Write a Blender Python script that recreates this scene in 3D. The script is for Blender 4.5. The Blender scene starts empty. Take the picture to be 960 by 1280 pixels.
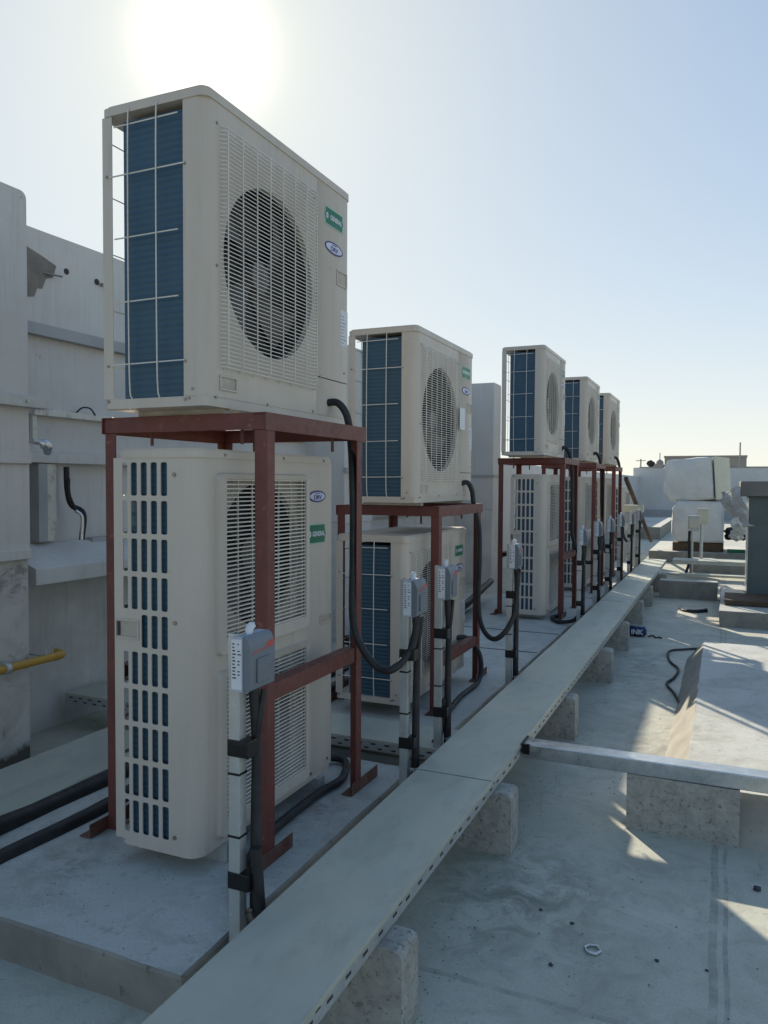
import bpy, math, random
from math import sin, cos, radians, pi, sqrt
from mathutils import Vector, Matrix
random.seed(7)
SC = bpy.context.scene
COL = SC.collection

# ------------------------------------------------------------------ materials
def nn(nt, t, **kw):
    n = nt.nodes.new(t)
    for k, v in kw.items(): setattr(n, k, v)
    return n

def ramp(nt, src, stops):
    r = nn(nt, 'ShaderNodeValToRGB')
    e = r.color_ramp.elements
    while len(e) < len(stops): e.new(0.5)
    for el, (p, c) in zip(e, stops):
        el.position = p
        el.color = (c, c, c, 1) if isinstance(c, (int, float)) else (*c, 1)
    nt.links.new(src, r.inputs[0])
    return r.outputs[0]

def noise(nt, vec, scale, detail=5, rough=0.6, dist=0.0):
    n = nn(nt, 'ShaderNodeTexNoise')
    n.inputs['Scale'].default_value = scale
    n.inputs['Detail'].default_value = detail
    n.inputs['Roughness'].default_value = rough
    n.inputs['Distortion'].default_value = dist
    nt.links.new(vec, n.inputs['Vector'])
    return n.outputs['Fac']

def mix(nt, fac, a, b, mode='MIX'):
    m = nn(nt, 'ShaderNodeMix', data_type='RGBA', blend_type=mode)
    for s, v in ((m.inputs[0], fac), (m.inputs[6], a), (m.inputs[7], b)):
        if hasattr(v, 'links') or isinstance(v, bpy.types.NodeSocket): nt.links.new(v, s)
        elif isinstance(v, (int, float)): s.default_value = v
        else: s.default_value = (*v, 1)
    return m.outputs[2]

def math_(nt, op, a, b=None, c=None):
    m = nn(nt, 'ShaderNodeMath', operation=op)
    for i, v in enumerate((a, b, c)):
        if v is None: continue
        if isinstance(v, bpy.types.NodeSocket): nt.links.new(v, m.inputs[i])
        else: m.inputs[i].default_value = v
    return m.outputs[0]

def base(name):
    m = bpy.data.materials.new(name); m.use_nodes = True
    nt = m.node_tree
    b = nt.nodes['Principled BSDF']
    geo = nn(nt, 'ShaderNodeNewGeometry')
    tc = nn(nt, 'ShaderNodeTexCoord')
    return m, nt, b, geo.outputs['Position'], tc.outputs['Object']

def bump(nt, b, h, strength=0.2, dist=0.002):
    bp = nn(nt, 'ShaderNodeBump')
    bp.inputs['Strength'].default_value = strength
    bp.inputs['Distance'].default_value = dist
    nt.links.new(h, bp.inputs['Height'])
    nt.links.new(bp.outputs[0], b.inputs['Normal'])

def mat(name, col, rough=0.6, metal=0.0, col2=None, scale=4.0, lo=0.35, hi=0.7, bstr=0.15, bscale=60, bdist=0.002,
        speck=None, speck_amt=0.66, speck_scale=25, spec=0.4, streak=False):
    m, nt, b, P, O = base(name)
    vec = P
    if streak:
        mp = nn(nt, 'ShaderNodeMapping'); mp.inputs['Scale'].default_value = (1, 1, 0.12)
        nt.links.new(P, mp.inputs[0]); vec = mp.outputs[0]
    c2 = col2 or tuple(c * 0.8 for c in col)
    f = ramp(nt, noise(nt, vec, scale, 6, 0.6, 0.4), [(lo, 0.0), (hi, 1.0)])
    c = mix(nt, f, col, c2)
    if speck:
        s = ramp(nt, noise(nt, P, speck_scale, 4, 0.7), [(speck_amt, 0.0), (speck_amt + 0.06, 1.0)])
        c = mix(nt, s, c, speck)
    nt.links.new(c, b.inputs['Base Color'])
    rr = ramp(nt, noise(nt, P, scale * 3, 4), [(0.3, max(0, rough - 0.1)), (0.7, min(1, rough + 0.1))])
    nt.links.new(rr, b.inputs['Roughness'])
    b.inputs['Metallic'].default_value = metal
    b.inputs['Specular IOR Level'].default_value = spec
    if bstr: bump(nt, b, noise(nt, P, bscale, 4), bstr, bdist)
    return m

M = {}
M['beige'] = mat('beige_powder_coat', (.545, .49, .415), .42, 0, (.475, .425, .36), 2.6, bstr=.06, bscale=300, bdist=.0006, streak=True,
                 speck=(.44, .37, .29), speck_amt=.68, speck_scale=16)
def weather(m, amt=.35, dark=(.30, .26, .20)):
    # faint rain runs and dust, stretched down the sheet metal
    nt = m.node_tree; b = nt.nodes['Principled BSDF']; src = b.inputs['Base Color'].links[0].from_socket
    P = [n for n in nt.nodes if n.bl_idname == 'ShaderNodeNewGeometry'][0].outputs['Position']
    mp = nn(nt, 'ShaderNodeMapping'); mp.inputs['Scale'].default_value = (1, 1, .05); nt.links.new(P, mp.inputs[0])
    k = math_(nt, 'MULTIPLY', ramp(nt, noise(nt, mp.outputs[0], 38, 5, .7), [(.50, 0.0), (.74, 1.0)]), ramp(nt, noise(nt, P, 2.3, 4), [(.42, .15), (.62, 1.0)]))
    c = mix(nt, math_(nt, 'MULTIPLY', k, amt), src, dark)
    k2 = ramp(nt, noise(nt, P, 6, 7, .75), [(.48, 0.0), (.72, 1.0)])
    c = mix(nt, math_(nt, 'MULTIPLY', k2, amt * .45), c, tuple(x * 1.35 for x in dark))
    nt.links.new(c, b.inputs['Base Color'])
weather(M['beige'])
M['beige2'] = mat('beige_wire', (.74, .70, .62), .4, 0, bstr=0)
M['beige_dirty'] = mat('beige_dusty_base', (.50, .45, .38), .6, 0, (.36, .32, .26), 12, bstr=.1)
M['dark'] = mat('fan_cavity_dark', (.045, .04, .037), .7, 0, bstr=0)
M['fan'] = mat('fan_blade_plastic', (.12, .108, .10), .5, 0, (.15, .135, .12), 8, bstr=0)
M['black'] = mat('black_rubber', (.014, .014, .015), .55, 0, (.03, .03, .03), 12, bstr=.3, bscale=90)
M['tape'] = mat('black_tape', (.01, .01, .011), .3, 0, bstr=.4, bscale=40)
M['screw'] = mat('zinc_screw', (.30, .27, .24), .4, .7, bstr=0)
M['oxide'] = mat('red_oxide_paint', (.155, .046, .036), .5, 0, (.115, .036, .03), 9, bstr=.35, bscale=70, bdist=.002,
                 speck=(.21, .09, .07), speck_amt=.62, speck_scale=30)
M['oxide_rust'] = mat('rusty_oxide', (.10, .036, .028), .7, 0, (.16, .09, .065), 14, bstr=.4, bscale=70)
M['galv'] = mat('galvanised_steel', (.48, .50, .48), .42, .45, (.38, .40, .39), 9, bstr=.08, bscale=30, speck=(.54, .55, .53), speck_amt=.6, speck_scale=40)
M['galv_bright'] = mat('bright_galvanised', (.62, .64, .64), .3, .85, (.45, .47, .47), 7, bstr=.08, bscale=25)
M['block'] = mat('concrete_block', (.40, .39, .345), .9, 0, (.27, .26, .225), 22, bstr=.9, bscale=70, bdist=.004, speck=(.19, .18, .155), speck_amt=.57, speck_scale=55)
M['ibox'] = mat('isolator_grey', (.15, .175, .20), .45, 0, bstr=.05)
M['ibox_light'] = mat('isolator_side_grey', (.42, .45, .49), .5, 0, bstr=.05)
M['white_label'] = mat('label_white', (.66, .68, .70), .5, 0, bstr=0)
M['ink'] = mat('label_ink', (.05, .05, .06), .6, 0, bstr=0)
M['red'] = mat('label_red', (.42, .06, .045), .5, 0, bstr=0)
M['green'] = mat('label_green', (.004, .15, .08), .4, 0, bstr=0)
M['green_pale'] = mat('label_green_pale', (.36, .56, .44), .5, 0, bstr=0)
M['navy'] = mat('badge_navy', (.03, .025, .16), .4, 0, bstr=0)
M['badge'] = mat('badge_pale', (.60, .61, .74), .4, 0, bstr=0)
M['paper'] = mat('paper_tag', (.72, .73, .74), .8, 0, bstr=0)
M['wallpaint'] = mat('wall_paint', (.62, .605, .57), .85, 0, (.55, .535, .505), 1.6, bstr=.35, bscale=14, bdist=.004, speck=(.38, .38, .38), speck_amt=.68, speck_scale=5)
weather(M['wallpaint'], .35, (.30, .28, .25))
M['ledge'] = mat('ledge_grey', (.40, .405, .40), .8, 0, (.33, .335, .33), 3, bstr=.2)
M['render_cement'] = mat('bare_cement', (.24, .215, .185), .95, 0, (.17, .155, .135), 10, bstr=.9, bscale=40, bdist=.006)
M['trunk_white'] = mat('weathered_trunking', (.66, .64, .56), .7, 0, (.25, .23, .20), 14, lo=.5, hi=.75, bstr=.2)
M['yellow'] = mat('yellow_pipe_paint', (.50, .29, .045), .45, 0, (.42, .24, .04), 6, bstr=.1)
M['cabinet'] = mat('dark_teal_cabinet', (.095, .125, .125), .4, 0, (.075, .10, .10), 4, bstr=.05)
M['lid'] = mat('grey_brown_lid', (.20, .185, .165), .7, 0, bstr=.2)
M['plastic'] = mat('white_sheet', (.62, .62, .58), .5, 0, (.52, .53, .52), 5, bstr=.5, bscale=9, bdist=.02)
M['wrapface'] = mat('wrap_end_face', (.55, .53, .42), .6, 0, (.47, .46, .37), 6, bstr=.3, bscale=20)
M['brown'] = mat('weathered_timber', (.10, .065, .04), .8, 0, bstr=.4)
M['far'] = mat('far_building', (.36, .33, .28), .9, 0, (.30, .28, .25), .2, bstr=0)
M['blue_bag'] = mat('blue_bag', (.012, .025, .11), .45, 0, (.008, .015, .07), 30, bstr=.5, bscale=40)
M['green_stuff'] = mat('green_net', (.02, .12, .06), .8, 0, bstr=.3)
M['sand'] = mat('dusty_terrain', (.32, .28, .22), .95, 0, (.26, .23, .19), .02, bstr=0)

def coil_mat():
    m, nt, b, P, O = base('blue_fin_coil')
    sx = nn(nt, 'ShaderNodeSeparateXYZ'); nt.links.new(P, sx.inputs[0])
    w = math_(nt, 'SINE', math_(nt, 'MULTIPLY', sx.outputs[2], 2 * pi / .0212))
    f = ramp(nt, w, [(.0, 0.0), (.9, 1.0)])
    n = ramp(nt, noise(nt, O, 5, 4), [(.35, 0.0), (.7, 1.0)])
    c = mix(nt, f, (.029, .080, .122), (.021, .060, .095))
    c = mix(nt, math_(nt, 'MULTIPLY', n, .5), c, (.038, .095, .14))
    nt.links.new(c, b.inputs['Base Color'])
    b.inputs['Roughness'].default_value = .5
    b.inputs['Metallic'].default_value = .1
    bump(nt, b, w, .3, .002)
    return m
M['coil'] = coil_mat()
def foam_mat():
    return mat('coil_top_green', (.03, .07, .07), .6, 0, bstr=0)

def floor_mat(name, a, b_, seams=True, wet=True):
    m, nt, b, P, O = base(name)
    c = mix(nt, ramp(nt, noise(nt, P, .9, 7, .62, .6), [(.36, 0.0), (.66, 1.0)]), a, b_)
    c = mix(nt, math_(nt, 'MULTIPLY', ramp(nt, noise(nt, P, 4.5, 7, .7, 1.0), [(.48, 0.0), (.70, 1.0)]), .6), c, (.29, .275, .22))
    c = mix(nt, math_(nt, 'MULTIPLY', ramp(nt, noise(nt, P, 16, 6, .75), [(.57, 0.0), (.66, 1.0)]), .5), c, (.24, .235, .20))
    c = mix(nt, math_(nt, 'MULTIPLY', ramp(nt, noise(nt, P, 38, 3, .6), [(.70, 0.0), (.74, 1.0)]), .7), c, (.12, .12, .11))
    c = mix(nt, math_(nt, 'MULTIPLY', ramp(nt, noise(nt, P, 130, 3, .7), [(.45, 0.0), (.70, 1.0)]), .28), c, (.20, .195, .17))
    c = mix(nt, math_(nt, 'MULTIPLY', ramp(nt, noise(nt, P, 2.2, 5, .6, 2.0), [(.58, 0.0), (.75, 1.0)]), .5), c, (.54, .56, .52))
    s = nn(nt, 'ShaderNodeSeparateXYZ'); nt.links.new(P, s.inputs[0])
    if wet:
        for cx_, cy_, rx, ry, col_ in ((-.62, 2.55, .34, .42, (.175, .18, .145)), (-.25, 4.35, .30, .6, (.25, .23, .19)), (-.55, 6.2, .2, .9, (.22, .225, .20)), (-2.0, 1.9, .12, .16, (.17, .17, .15)), (-1.45, 2.6, .14, .3, (.27, .22, .19))):
            dx = math_(nt, 'DIVIDE', math_(nt, 'SUBTRACT', s.outputs[0], cx_), rx); dy = math_(nt, 'DIVIDE', math_(nt, 'SUBTRACT', s.outputs[1], cy_), ry)
            d2 = math_(nt, 'ADD', math_(nt, 'MULTIPLY', dx, dx), math_(nt, 'MULTIPLY', dy, dy))
            fall = math_(nt, 'EXPONENT', math_(nt, 'MULTIPLY', d2, -1.3))
            kk = math_(nt, 'MULTIPLY', fall, ramp(nt, noise(nt, P, 7, 7, .7, 1.2), [(.42, 0.0), (.60, 1.0)]))
            c = mix(nt, math_(nt, 'MULTIPLY', kk, .85), c, col_)
    if seams:
        wob = math_(nt, 'MULTIPLY', math_(nt, 'SUBTRACT', noise(nt, P, 2.5, 5), .5), .035)
        for ax, off, per, half in ((0, -.005, 1.05, .012), (0, .03, 1.05, .007), (1, 2.045, 1.9, .011)):
            v = math_(nt, 'ADD', math_(nt, 'SUBTRACT', s.outputs[ax], off), wob)
            v = math_(nt, 'ABSOLUTE', math_(nt, 'SUBTRACT', v, math_(nt, 'MULTIPLY', math_(nt, 'ROUND', math_(nt, 'DIVIDE', v, per)), per)))
            k = math_(nt, 'MULTIPLY', math_(nt, 'LESS_THAN', v, half), math_(nt, 'MULTIPLY', ramp(nt, noise(nt, P, 9, 4), [(.35, 0.1), (.6, 1.0)]), .6))
            c = mix(nt, k, c, (.20, .195, .17))
    nt.links.new(c, b.inputs['Base Color'])
    nt.links.new(ramp(nt, noise(nt, P, 3, 5), [(.3, .5), (.7, .85)]), b.inputs['Roughness'])
    h = math_(nt, 'ADD', noise(nt, P, 45, 6, .7), math_(nt, 'MULTIPLY', noise(nt, P, 5, 3), 3.0))
    bump(nt, b, h, .35, .004)
    return m
M['floor'] = floor_mat('roof_screed', (.55, .54, .44), (.42, .425, .345))
M['plinth'] = floor_mat('plinth_screed', (.54, .54, .49), (.43, .435, .395), seams=False)
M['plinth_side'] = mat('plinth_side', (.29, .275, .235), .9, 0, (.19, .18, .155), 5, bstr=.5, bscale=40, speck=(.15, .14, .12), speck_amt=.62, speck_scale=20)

M['plinth_slope'] = mat('plinth_slope', (.38, .355, .30), .9, 0, (.27, .255, .215), 5, bstr=.5, bscale=40, speck=(.18, .165, .14), speck_amt=.64, speck_scale=30)  # brownish concrete, darkened further to put the near face's shade into the colour

def tray_mat():
    m, nt, b, P, O = base('galvanised_tray_cover')
    mp = nn(nt, 'ShaderNodeMapping'); mp.inputs['Scale'].default_value = (1, .35, 1); nt.links.new(P, mp.inputs[0])
    c = mix(nt, ramp(nt, noise(nt, mp.outputs[0], 4, 6, .6, .8), [(.35, 0.0), (.68, 1.0)]), (.53, .54, .45), (.43, .45, .38))
    c = mix(nt, math_(nt, 'MULTIPLY', ramp(nt, noise(nt, mp.outputs[0], 2.0, 5, .6, 1.5), [(.46, 0.0), (.72, 1.0)]), .7), c, (.56, .54, .44))
    c = mix(nt, math_(nt, 'MULTIPLY', ramp(nt, noise(nt, mp.outputs[0], 11, 6, .7, .5), [(.52, 0.0), (.7, 1.0)]), .4), c, (.30, .31, .27))
    c = mix(nt, math_(nt, 'MULTIPLY', ramp(nt, noise(nt, P, 30, 5, .7), [(.66, 0.0), (.72, 1.0)]), .5), c, (.24, .235, .21))
    nt.links.new(c, b.inputs['Base Color'])
    b.inputs['Metallic'].default_value = .35
    nt.links.new(ramp(nt, noise(nt, P, 8, 5), [(.3, .42), (.7, .66)]), b.inputs['Roughness'])
    bump(nt, b, noise(nt, mp.outputs[0], 6, 3), .25, .01)
    return m
M['tray'] = tray_mat()

def stained_wall():
    m, nt, b, P, O = base('stained_lower_wall')
    s = nn(nt, 'ShaderNodeSeparateXYZ'); nt.links.new(P, s.inputs[0])
    n = noise(nt, P, 6, 6, .65, .8)
    c = mix(nt, ramp(nt, n, [(.4, 0.0), (.6, 1.0)]), (.55, .53, .49), (.46, .44, .40))
    k = ramp(nt, noise(nt, P, 3.5, 6, .7, .5), [(.53, 0.0), (.60, 1.0)])
    c = mix(nt, math_(nt, 'MULTIPLY', k, .75), c, (.22, .20, .175))
    lowz = math_(nt, 'ADD', math_(nt, 'MULTIPLY', s.outputs[2], 5), math_(nt, 'MULTIPLY', n, .8))
    c = mix(nt, ramp(nt, lowz, [(.85, 1.0), (1.0, 0.0)]), c, (.105, .095, .075))
    nt.links.new(c, b.inputs['Base Color']); b.inputs['Roughness'].default_value = .95
    bump(nt, b, noise(nt, P, 30, 5), .6, .006)
    return m
M['stained'] = stained_wall()
M['whitewash'] = mat('whitewashed_wall', (.64, .63, .59), .85, 0, (.50, .49, .46), 3.2, bstr=.5, bscale=12, bdist=.008)
weather(M['whitewash'], .5, (.32, .30, .26))

# ------------------------------------------------------------------ mesh builder
class MB:
    def __init__(s): s.v = []; s.f = []; s.sm = []
    def add(s, vs, fs, smooth=False):
        o = len(s.v); s.v += [tuple(v) for v in vs]
        for f in fs: s.f.append(tuple(o + i for i in f)); s.sm.append(smooth)
    def box(s, x0, x1, y0, y1, z0, z1, R=None, c=None):
        vs = [(x, y, z) for x in (x0, x1) for y in (y0, y1) for z in (z0, z1)]
        if R is not None:
            c = Vector(c); vs = [c + R @ (Vector(v) - c) for v in vs]
        s.add(vs, [(0, 1, 3, 2), (4, 6, 7, 5), (0, 4, 5, 1), (2, 3, 7, 6), (0, 2, 6, 4), (1, 5, 7, 3)])
        return s
    def prism(s, pts, z0, z1, axis=2, smooth=False):
        """pts in the two other axes, extruded along axis; capped"""
        n = len(pts)
        def P(p, z):
            if axis == 2: return (p[0], p[1], z)
            if axis == 1: return (p[0], z, p[1])
            return (z, p[0], p[1])
        vs = [P(p, z0) for p in pts] + [P(p, z1) for p in pts]
        s.add(vs, [(i, (i + 1) % n, n + (i + 1) % n, n + i) for i in range(n)], smooth)
        s.add(vs, [tuple(range(n))[::-1], tuple(range(n, 2 * n))])
        return s
    def rod(s, a, b, r, n=4):
        return s.tube([a, b], r, n)
    def tube(s, pts, r, n=10, smooth=None):
        P = [Vector(p) for p in pts]
        if smooth is None: smooth = n > 4
        rings = []
        up = None
        for i, p in enumerate(P):
            t = (P[min(i + 1, len(P) - 1)] - P[max(i - 1, 0)])
            if t.length < 1e-9: t = Vector((0, 0, 1))
            t.normalize()
            if up is None:
                up = Vector((0, 0, 1)) if abs(t.z) < .9 else Vector((1, 0, 0))
            u = (up - t * up.dot(t))
            if u.length < 1e-4: u = t.orthogonal()
            u.normalize(); up = u
            w = t.cross(u)
            rr = r[i] if isinstance(r, (list, tuple)) else r
            rings.append([p + (u * cos(2 * pi * (k + .5) / n) + w * sin(2 * pi * (k + .5) / n)) * rr for k in range(n)])
        vs = [v for ring in rings for v in ring]
        fs = []
        for i in range(len(P) - 1):
            for k in range(n):
                fs.append((i * n + k, i * n + (k + 1) % n, (i + 1) * n + (k + 1) % n, (i + 1) * n + k))
        s.add(vs, fs, smooth)
        s.add(vs, [tuple(range(n))[::-1], tuple(range((len(P) - 1) * n, len(P) * n))])
        return s
    def build(s, name, m, parent=None):
        me = bpy.data.meshes.new(name)
        me.from_pydata(s.v, [], s.f); me.materials.append(m)
        me.polygons.foreach_set('use_smooth', s.sm)
        me.validate(); me.update()
        import bmesh
        bm = bmesh.new(); bm.from_mesh(me); bmesh.ops.remove_doubles(bm, verts=bm.verts, dist=1e-6) if False else None
        bmesh.ops.recalc_face_normals(bm, faces=bm.faces); bm.to_mesh(me); bm.free()
        o = bpy.data.objects.new(name, me); COL.objects.link(o)
        if parent: o.parent = parent
        return o

def build_each(name, boxes, m, parent, bw=None):
    for b in boxes:
        o = MB().box(*b).build(name, m, parent)
        if bw: bev(o, bw)

def bev(o, w=.003, seg=2):
    m = o.modifiers.new('bevel', 'BEVEL'); m.width = w; m.segments = seg; m.limit_method = 'ANGLE'; m.angle_limit = radians(40)
    for p in o.data.polygons: p.use_smooth = True
    a = o.modifiers.new('wn', 'WEIGHTED_NORMAL'); a.keep_sharp = False
    return o

def smooth_path(pts, k=6):
    P = [Vector(p) for p in pts]
    P = [P[0] * 2 - P[1]] + P + [P[-1] * 2 - P[-2]]
    out = []
    for i in range(1, len(P) - 2):
        a, b, c, d = P[i - 1:i + 3]
        for j in range(k):
            t = j / k
            out.append(.5 * ((2 * b) + (-a + c) * t + (2 * a - 5 * b + 4 * c - d) * t * t + (-a + 3 * b - 3 * c + d) * t ** 3))
    out.append(P[-2])
    return out

def tag(o, label=None, cat=None, group=None, kind=None):
    if label: o['label'] = label
    if cat: o['category'] = cat
    if group: o['group'] = group
    if kind: o['kind'] = kind
    return o
def empty(name, loc, label=None, cat=None, group=None, rz=0):
    o = bpy.data.objects.new(name, None); COL.objects.link(o); o.location = loc; o.rotation_euler.z = rz
    o.empty_display_size = .1
    return tag(o, label, cat, group)
def kids(o): return [c for c in COL.objects if c.parent == o]
def copy_tree(o, loc, label, group=None):
    def rec(src, par):
        c = src.copy(); COL.objects.link(c); c.parent = par
        for ch in kids(src): rec(ch, c)
        return c
    c = src = rec(o, None)
    c.location = loc; c['label'] = label
    if group: c['group'] = group
    return c

def text_face(body, size, m, parent, loc, name='lettering', offset=.0, face='+x', sx=1.0, depth=.0004):
    cu = bpy.data.curves.new('t', 'FONT'); cu.body = body; cu.size = size; cu.align_x = 'CENTER'; cu.align_y = 'CENTER'
    cu.extrude = depth; cu.offset = offset
    o = bpy.data.objects.new('t', cu); COL.objects.link(o)
    bpy.context.view_layer.update()
    me = bpy.data.meshes.new_from_object(o)
    COL.objects.unlink(o); bpy.data.objects.remove(o)
    if face == '+x': R = Matrix(((0, 0, 1), (sx, 0, 0), (0, 1, 0)))
    elif face == '-y': R = Matrix(((sx, 0, 0), (0, 0, -1), (0, 1, 0)))
    elif face == '-y90': R = Matrix(((0, -1, 0), (0, 0, -1), (sx, 0, 0)))
    for v in me.vertices: v.co = R @ v.co + Vector(loc)
    me.materials.clear(); me.materials.append(m)
    q = bpy.data.objects.new(name, me); COL.objects.link(q); q.parent = parent
    return q

def arc(cx, cy, r, a0, a1, n=6):
    return [(cx + r * cos(radians(a0 + (a1 - a0) * i / n)), cy + r * sin(radians(a0 + (a1 - a0) * i / n))) for i in range(n + 1)]

def plate_hole(mb, x, y0, y1, z0, z1, cy, cz, r, n=72, t=.0):
    """flat panel in plane x with a round hole"""
    vs = []; fs = []
    for k in range(n):
        a = 2 * pi * k / n
        dy, dz = cos(a), sin(a)
        tt = min([(y1 - cy) / dy if dy > 1e-9 else 9, (y0 - cy) / dy if dy < -1e-9 else 9,
                  (z1 - cz) / dz if dz > 1e-9 else 9, (z0 - cz) / dz if dz < -1e-9 else 9])
        vs += [(x, cy + r * dy, cz + r * dz), (x, cy + tt * dy, cz + tt * dz), (x - .02, cy + (r - .004) * dy, cz + (r - .004) * dz)]
    for k in range(n):
        j = (k + 1) % n
        fs += [(3 * k, 3 * j, 3 * j + 1, 3 * k + 1), (3 * k + 2, 3 * j + 2, 3 * j, 3 * k)]
    mb.add(vs, fs)
    # exact corners
    for cyy, czz in ((y0, z0), (y0, z1), (y1, z0), (y1, z1)):
        a = math.atan2(czz - cz, cyy - cy) % (2 * pi); k = int(a / (2 * pi) * n); j = (k + 1) % n
        mb.add([vs[3 * k + 1], (x, cyy, czz), vs[3 * j + 1]], [(0, 1, 2)])

def cyl_x(mb, cx0, cx1, cy, cz, r, n=32, smooth=True):
    mb.prism([(cy + r * cos(2 * pi * k / n), cz + r * sin(2 * pi * k / n)) for k in range(n)], cx0, cx1, axis=0, smooth=smooth)

def fan(parent, xf, cy, cz, r, name='fan'):
    """dark round cavity with a propeller fan behind the grille"""
    mb = MB()
    n = 48
    vs = []; fs = []
    for k in range(n):
        a = 2 * pi * k / n
        for d, rr in ((.002, r), (.05, r * .985), (.11, r)): vs.append((xf - d, cy + rr * cos(a), cz + rr * sin(a)))
    for k in range(n):
        j = (k + 1) % n
        fs += [(3 * k, 3 * j, 3 * j + 1, 3 * k + 1), (3 * k + 1, 3 * j + 1, 3 * j + 2, 3 * k + 2)]
    mb.add(vs, fs, True)
    mb.prism([(cy + r * cos(2 * pi * k / 32), cz + r * sin(2 * pi * k / 32)) for k in range(32)], xf - .135, xf - .111, axis=0)
    s = mb.build('fan_shroud', M['dark'], parent)
    mb = MB()
    cyl_x(mb, xf - .11, xf - .045, cy, cz, .055, 24)
    for b in range(4):
        a0 = b * pi / 2 + .4
        vs = []
        for i in range(6):
            rr = .05 + (r * .94 - .05) * i / 5
            w = .35 + .35 * i / 5
            for q in (0, .5, 1):
                a = a0 + w * (q - .2) + .35 * i / 5
                vs.append((xf - .1 + .045 * q + .008 * i / 5, cy + rr * cos(a), cz + rr * sin(a)))
        fs = []
        for i in range(5):
            for q in range(2): fs.append((3 * i + q, 3 * i + q + 1, 3 * i + q + 4, 3 * i + q + 3))
        mb.add(vs, fs, True)
    mb.build(name, M['fan'], parent)

def badge(parent, x, cy, cz, w=.16, h=.05, words='DRV', rot=0):
    n = 40
    def ell(a, b, x0, x1):
        m = MB(); m.prism([(cy + a * cos(2 * pi * k / n), cz + b * sin(2 * pi * k / n)) for k in range(n)], x0, x1, axis=0); return m
    b = ell(w / 2, h / 2, x, x + .0015).build('oval_badge', M['navy'], parent)
    ell(w / 2 - .008, h / 2 - .0065, x + .0015, x + .0022).build('badge_face', M['badge'], b)
    text_face(words, h * .52, M['navy'], b, (x + .0026, cy, cz - h * .1), offset=.0006, sx=1.3)
    MB().box(x + .0022, x + .003, cy - .02, cy + .02, cz + h * .24, cz + h * .30).build('badge_line', M['navy'], b)
    return b
def brand(parent, x, cy, cz, w=.17, h=.075, worn=False):
    m = MB()
    pts = [(cy - w / 2 + .006, cz + h / 2), (cy - w / 2 + .004, cz + h * .2), (cy - w / 2 - .004, cz), (cy - w / 2 + .004, cz - h * .2), (cy - w / 2 + .006, cz - h / 2),
           (cy + w / 2 - .006, cz - h / 2), (cy + w / 2 - .004, cz - h * .2), (cy + w / 2 + .004, cz), (cy + w / 2 - .004, cz + h * .2), (cy + w / 2 - .006, cz + h / 2)]
    m.prism(pts, x, x + .001, axis=0)
    b = m.build('brand_label', M['green_pale'], parent)
    m = MB(); m.prism([(cy + (p[0] - cy) * .93, cz + (p[1] - cz) * .88) for p in pts], x + .001, x + .0017, axis=0)
    m.build('label_field', M['green'], b)
    if worn:
        MB().box(x + .0017, x + .0024, cy - w * .44, cy + w * .44, cz - h * .12, cz + h * .16).build('worn_strip', M['green_pale'], b)
    else:
        mb = MB()
        n = 24
        for k in range(n):
            a0, a1 = 2 * pi * k / n, 2 * pi * (k + 1) / n
            c0 = cy - w * .37
            mb.add([(x + .0022, c0 + ra * cos(a), cz + ra * 1.15 * sin(a)) for a in (a0, a1) for ra in (.0105, .0065)], [(0, 1, 3, 2)])
        mb.box(x + .0017, x + .0022, cy - w * .36 - .0025, cy - w * .36 + .0025, cz - .007, cz + .007)
        mb.build('label_emblem', M['white_label'], b)
        text_face('GENERAL', .0265, M['white_label'], b, (x + .0022, cy + w * .095, cz - .001), offset=.0008, sx=.92)
    return b

def handle(parent, x, y0, y1, z0, z1):
    m = MB(); t = .007
    m.box(x, x + .005, y0, y1, z1 - t, z1); m.box(x, x + .005, y0, y1, z0, z0 + t)
    m.box(x, x + .005, y0, y0 + t, z0 + t, z1 - t); m.box(x, x + .005, y1 - t, y1, z0 + t, z1 - t)
    h = bev(m.build('handle', M['beige'], parent), .0015)
    m = MB()
    m.add([(x + .0005, y0 + t, z0 + t), (x + .0005, y1 - t, z0 + t), (x + .0005, y1 - t, z1 - t), (x + .0005, y0 + t, z1 - t)], [(0, 1, 2, 3)])
    m.add([(x + .001, y0 + t + .004, z0 + (z1 - z0) * .35), (x + .001, y1 - t - .004, z0 + (z1 - z0) * .35), (x + .001, y1 - t - .004, z1 - t - .003), (x + .001, y0 + t + .004, z1 - t - .003)], [(0, 1, 2, 3)])
    m.build('handle_recess', M['beige_dirty'], h)

def screws(parent, pts, ax='x'):
    m = MB()
    for p in pts:
        d = Vector((.004, 0, 0)) if ax == 'x' else Vector((0, -.004, 0))
        m.tube([Vector(p), Vector(p) + d], .006, 8)
    m.build('screw', M['screw'], parent)
    return

def shell_panel(mb, pts, z0, z1, t=.0015):
    """thin sheet following a plan polyline"""
    n = len(pts)
    vs = [(p[0], p[1], z) for p in pts for z in (z0, z1)]
    mb.add(vs, [(2 * i, 2 * i + 2, 2 * i + 3, 2 * i + 1) for i in range(n - 1)], True)

def rrect(x0, x1, y0, y1, r, n=5):
    return arc(x1 - r, y1 - r, r, 0, 90, n) + arc(x0 + r, y1 - r, r, 90, 180, n) + arc(x0 + r, y0 + r, r, 180, 270, n) + arc(x1 - r, y0 + r, r, 270, 360, n)

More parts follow.
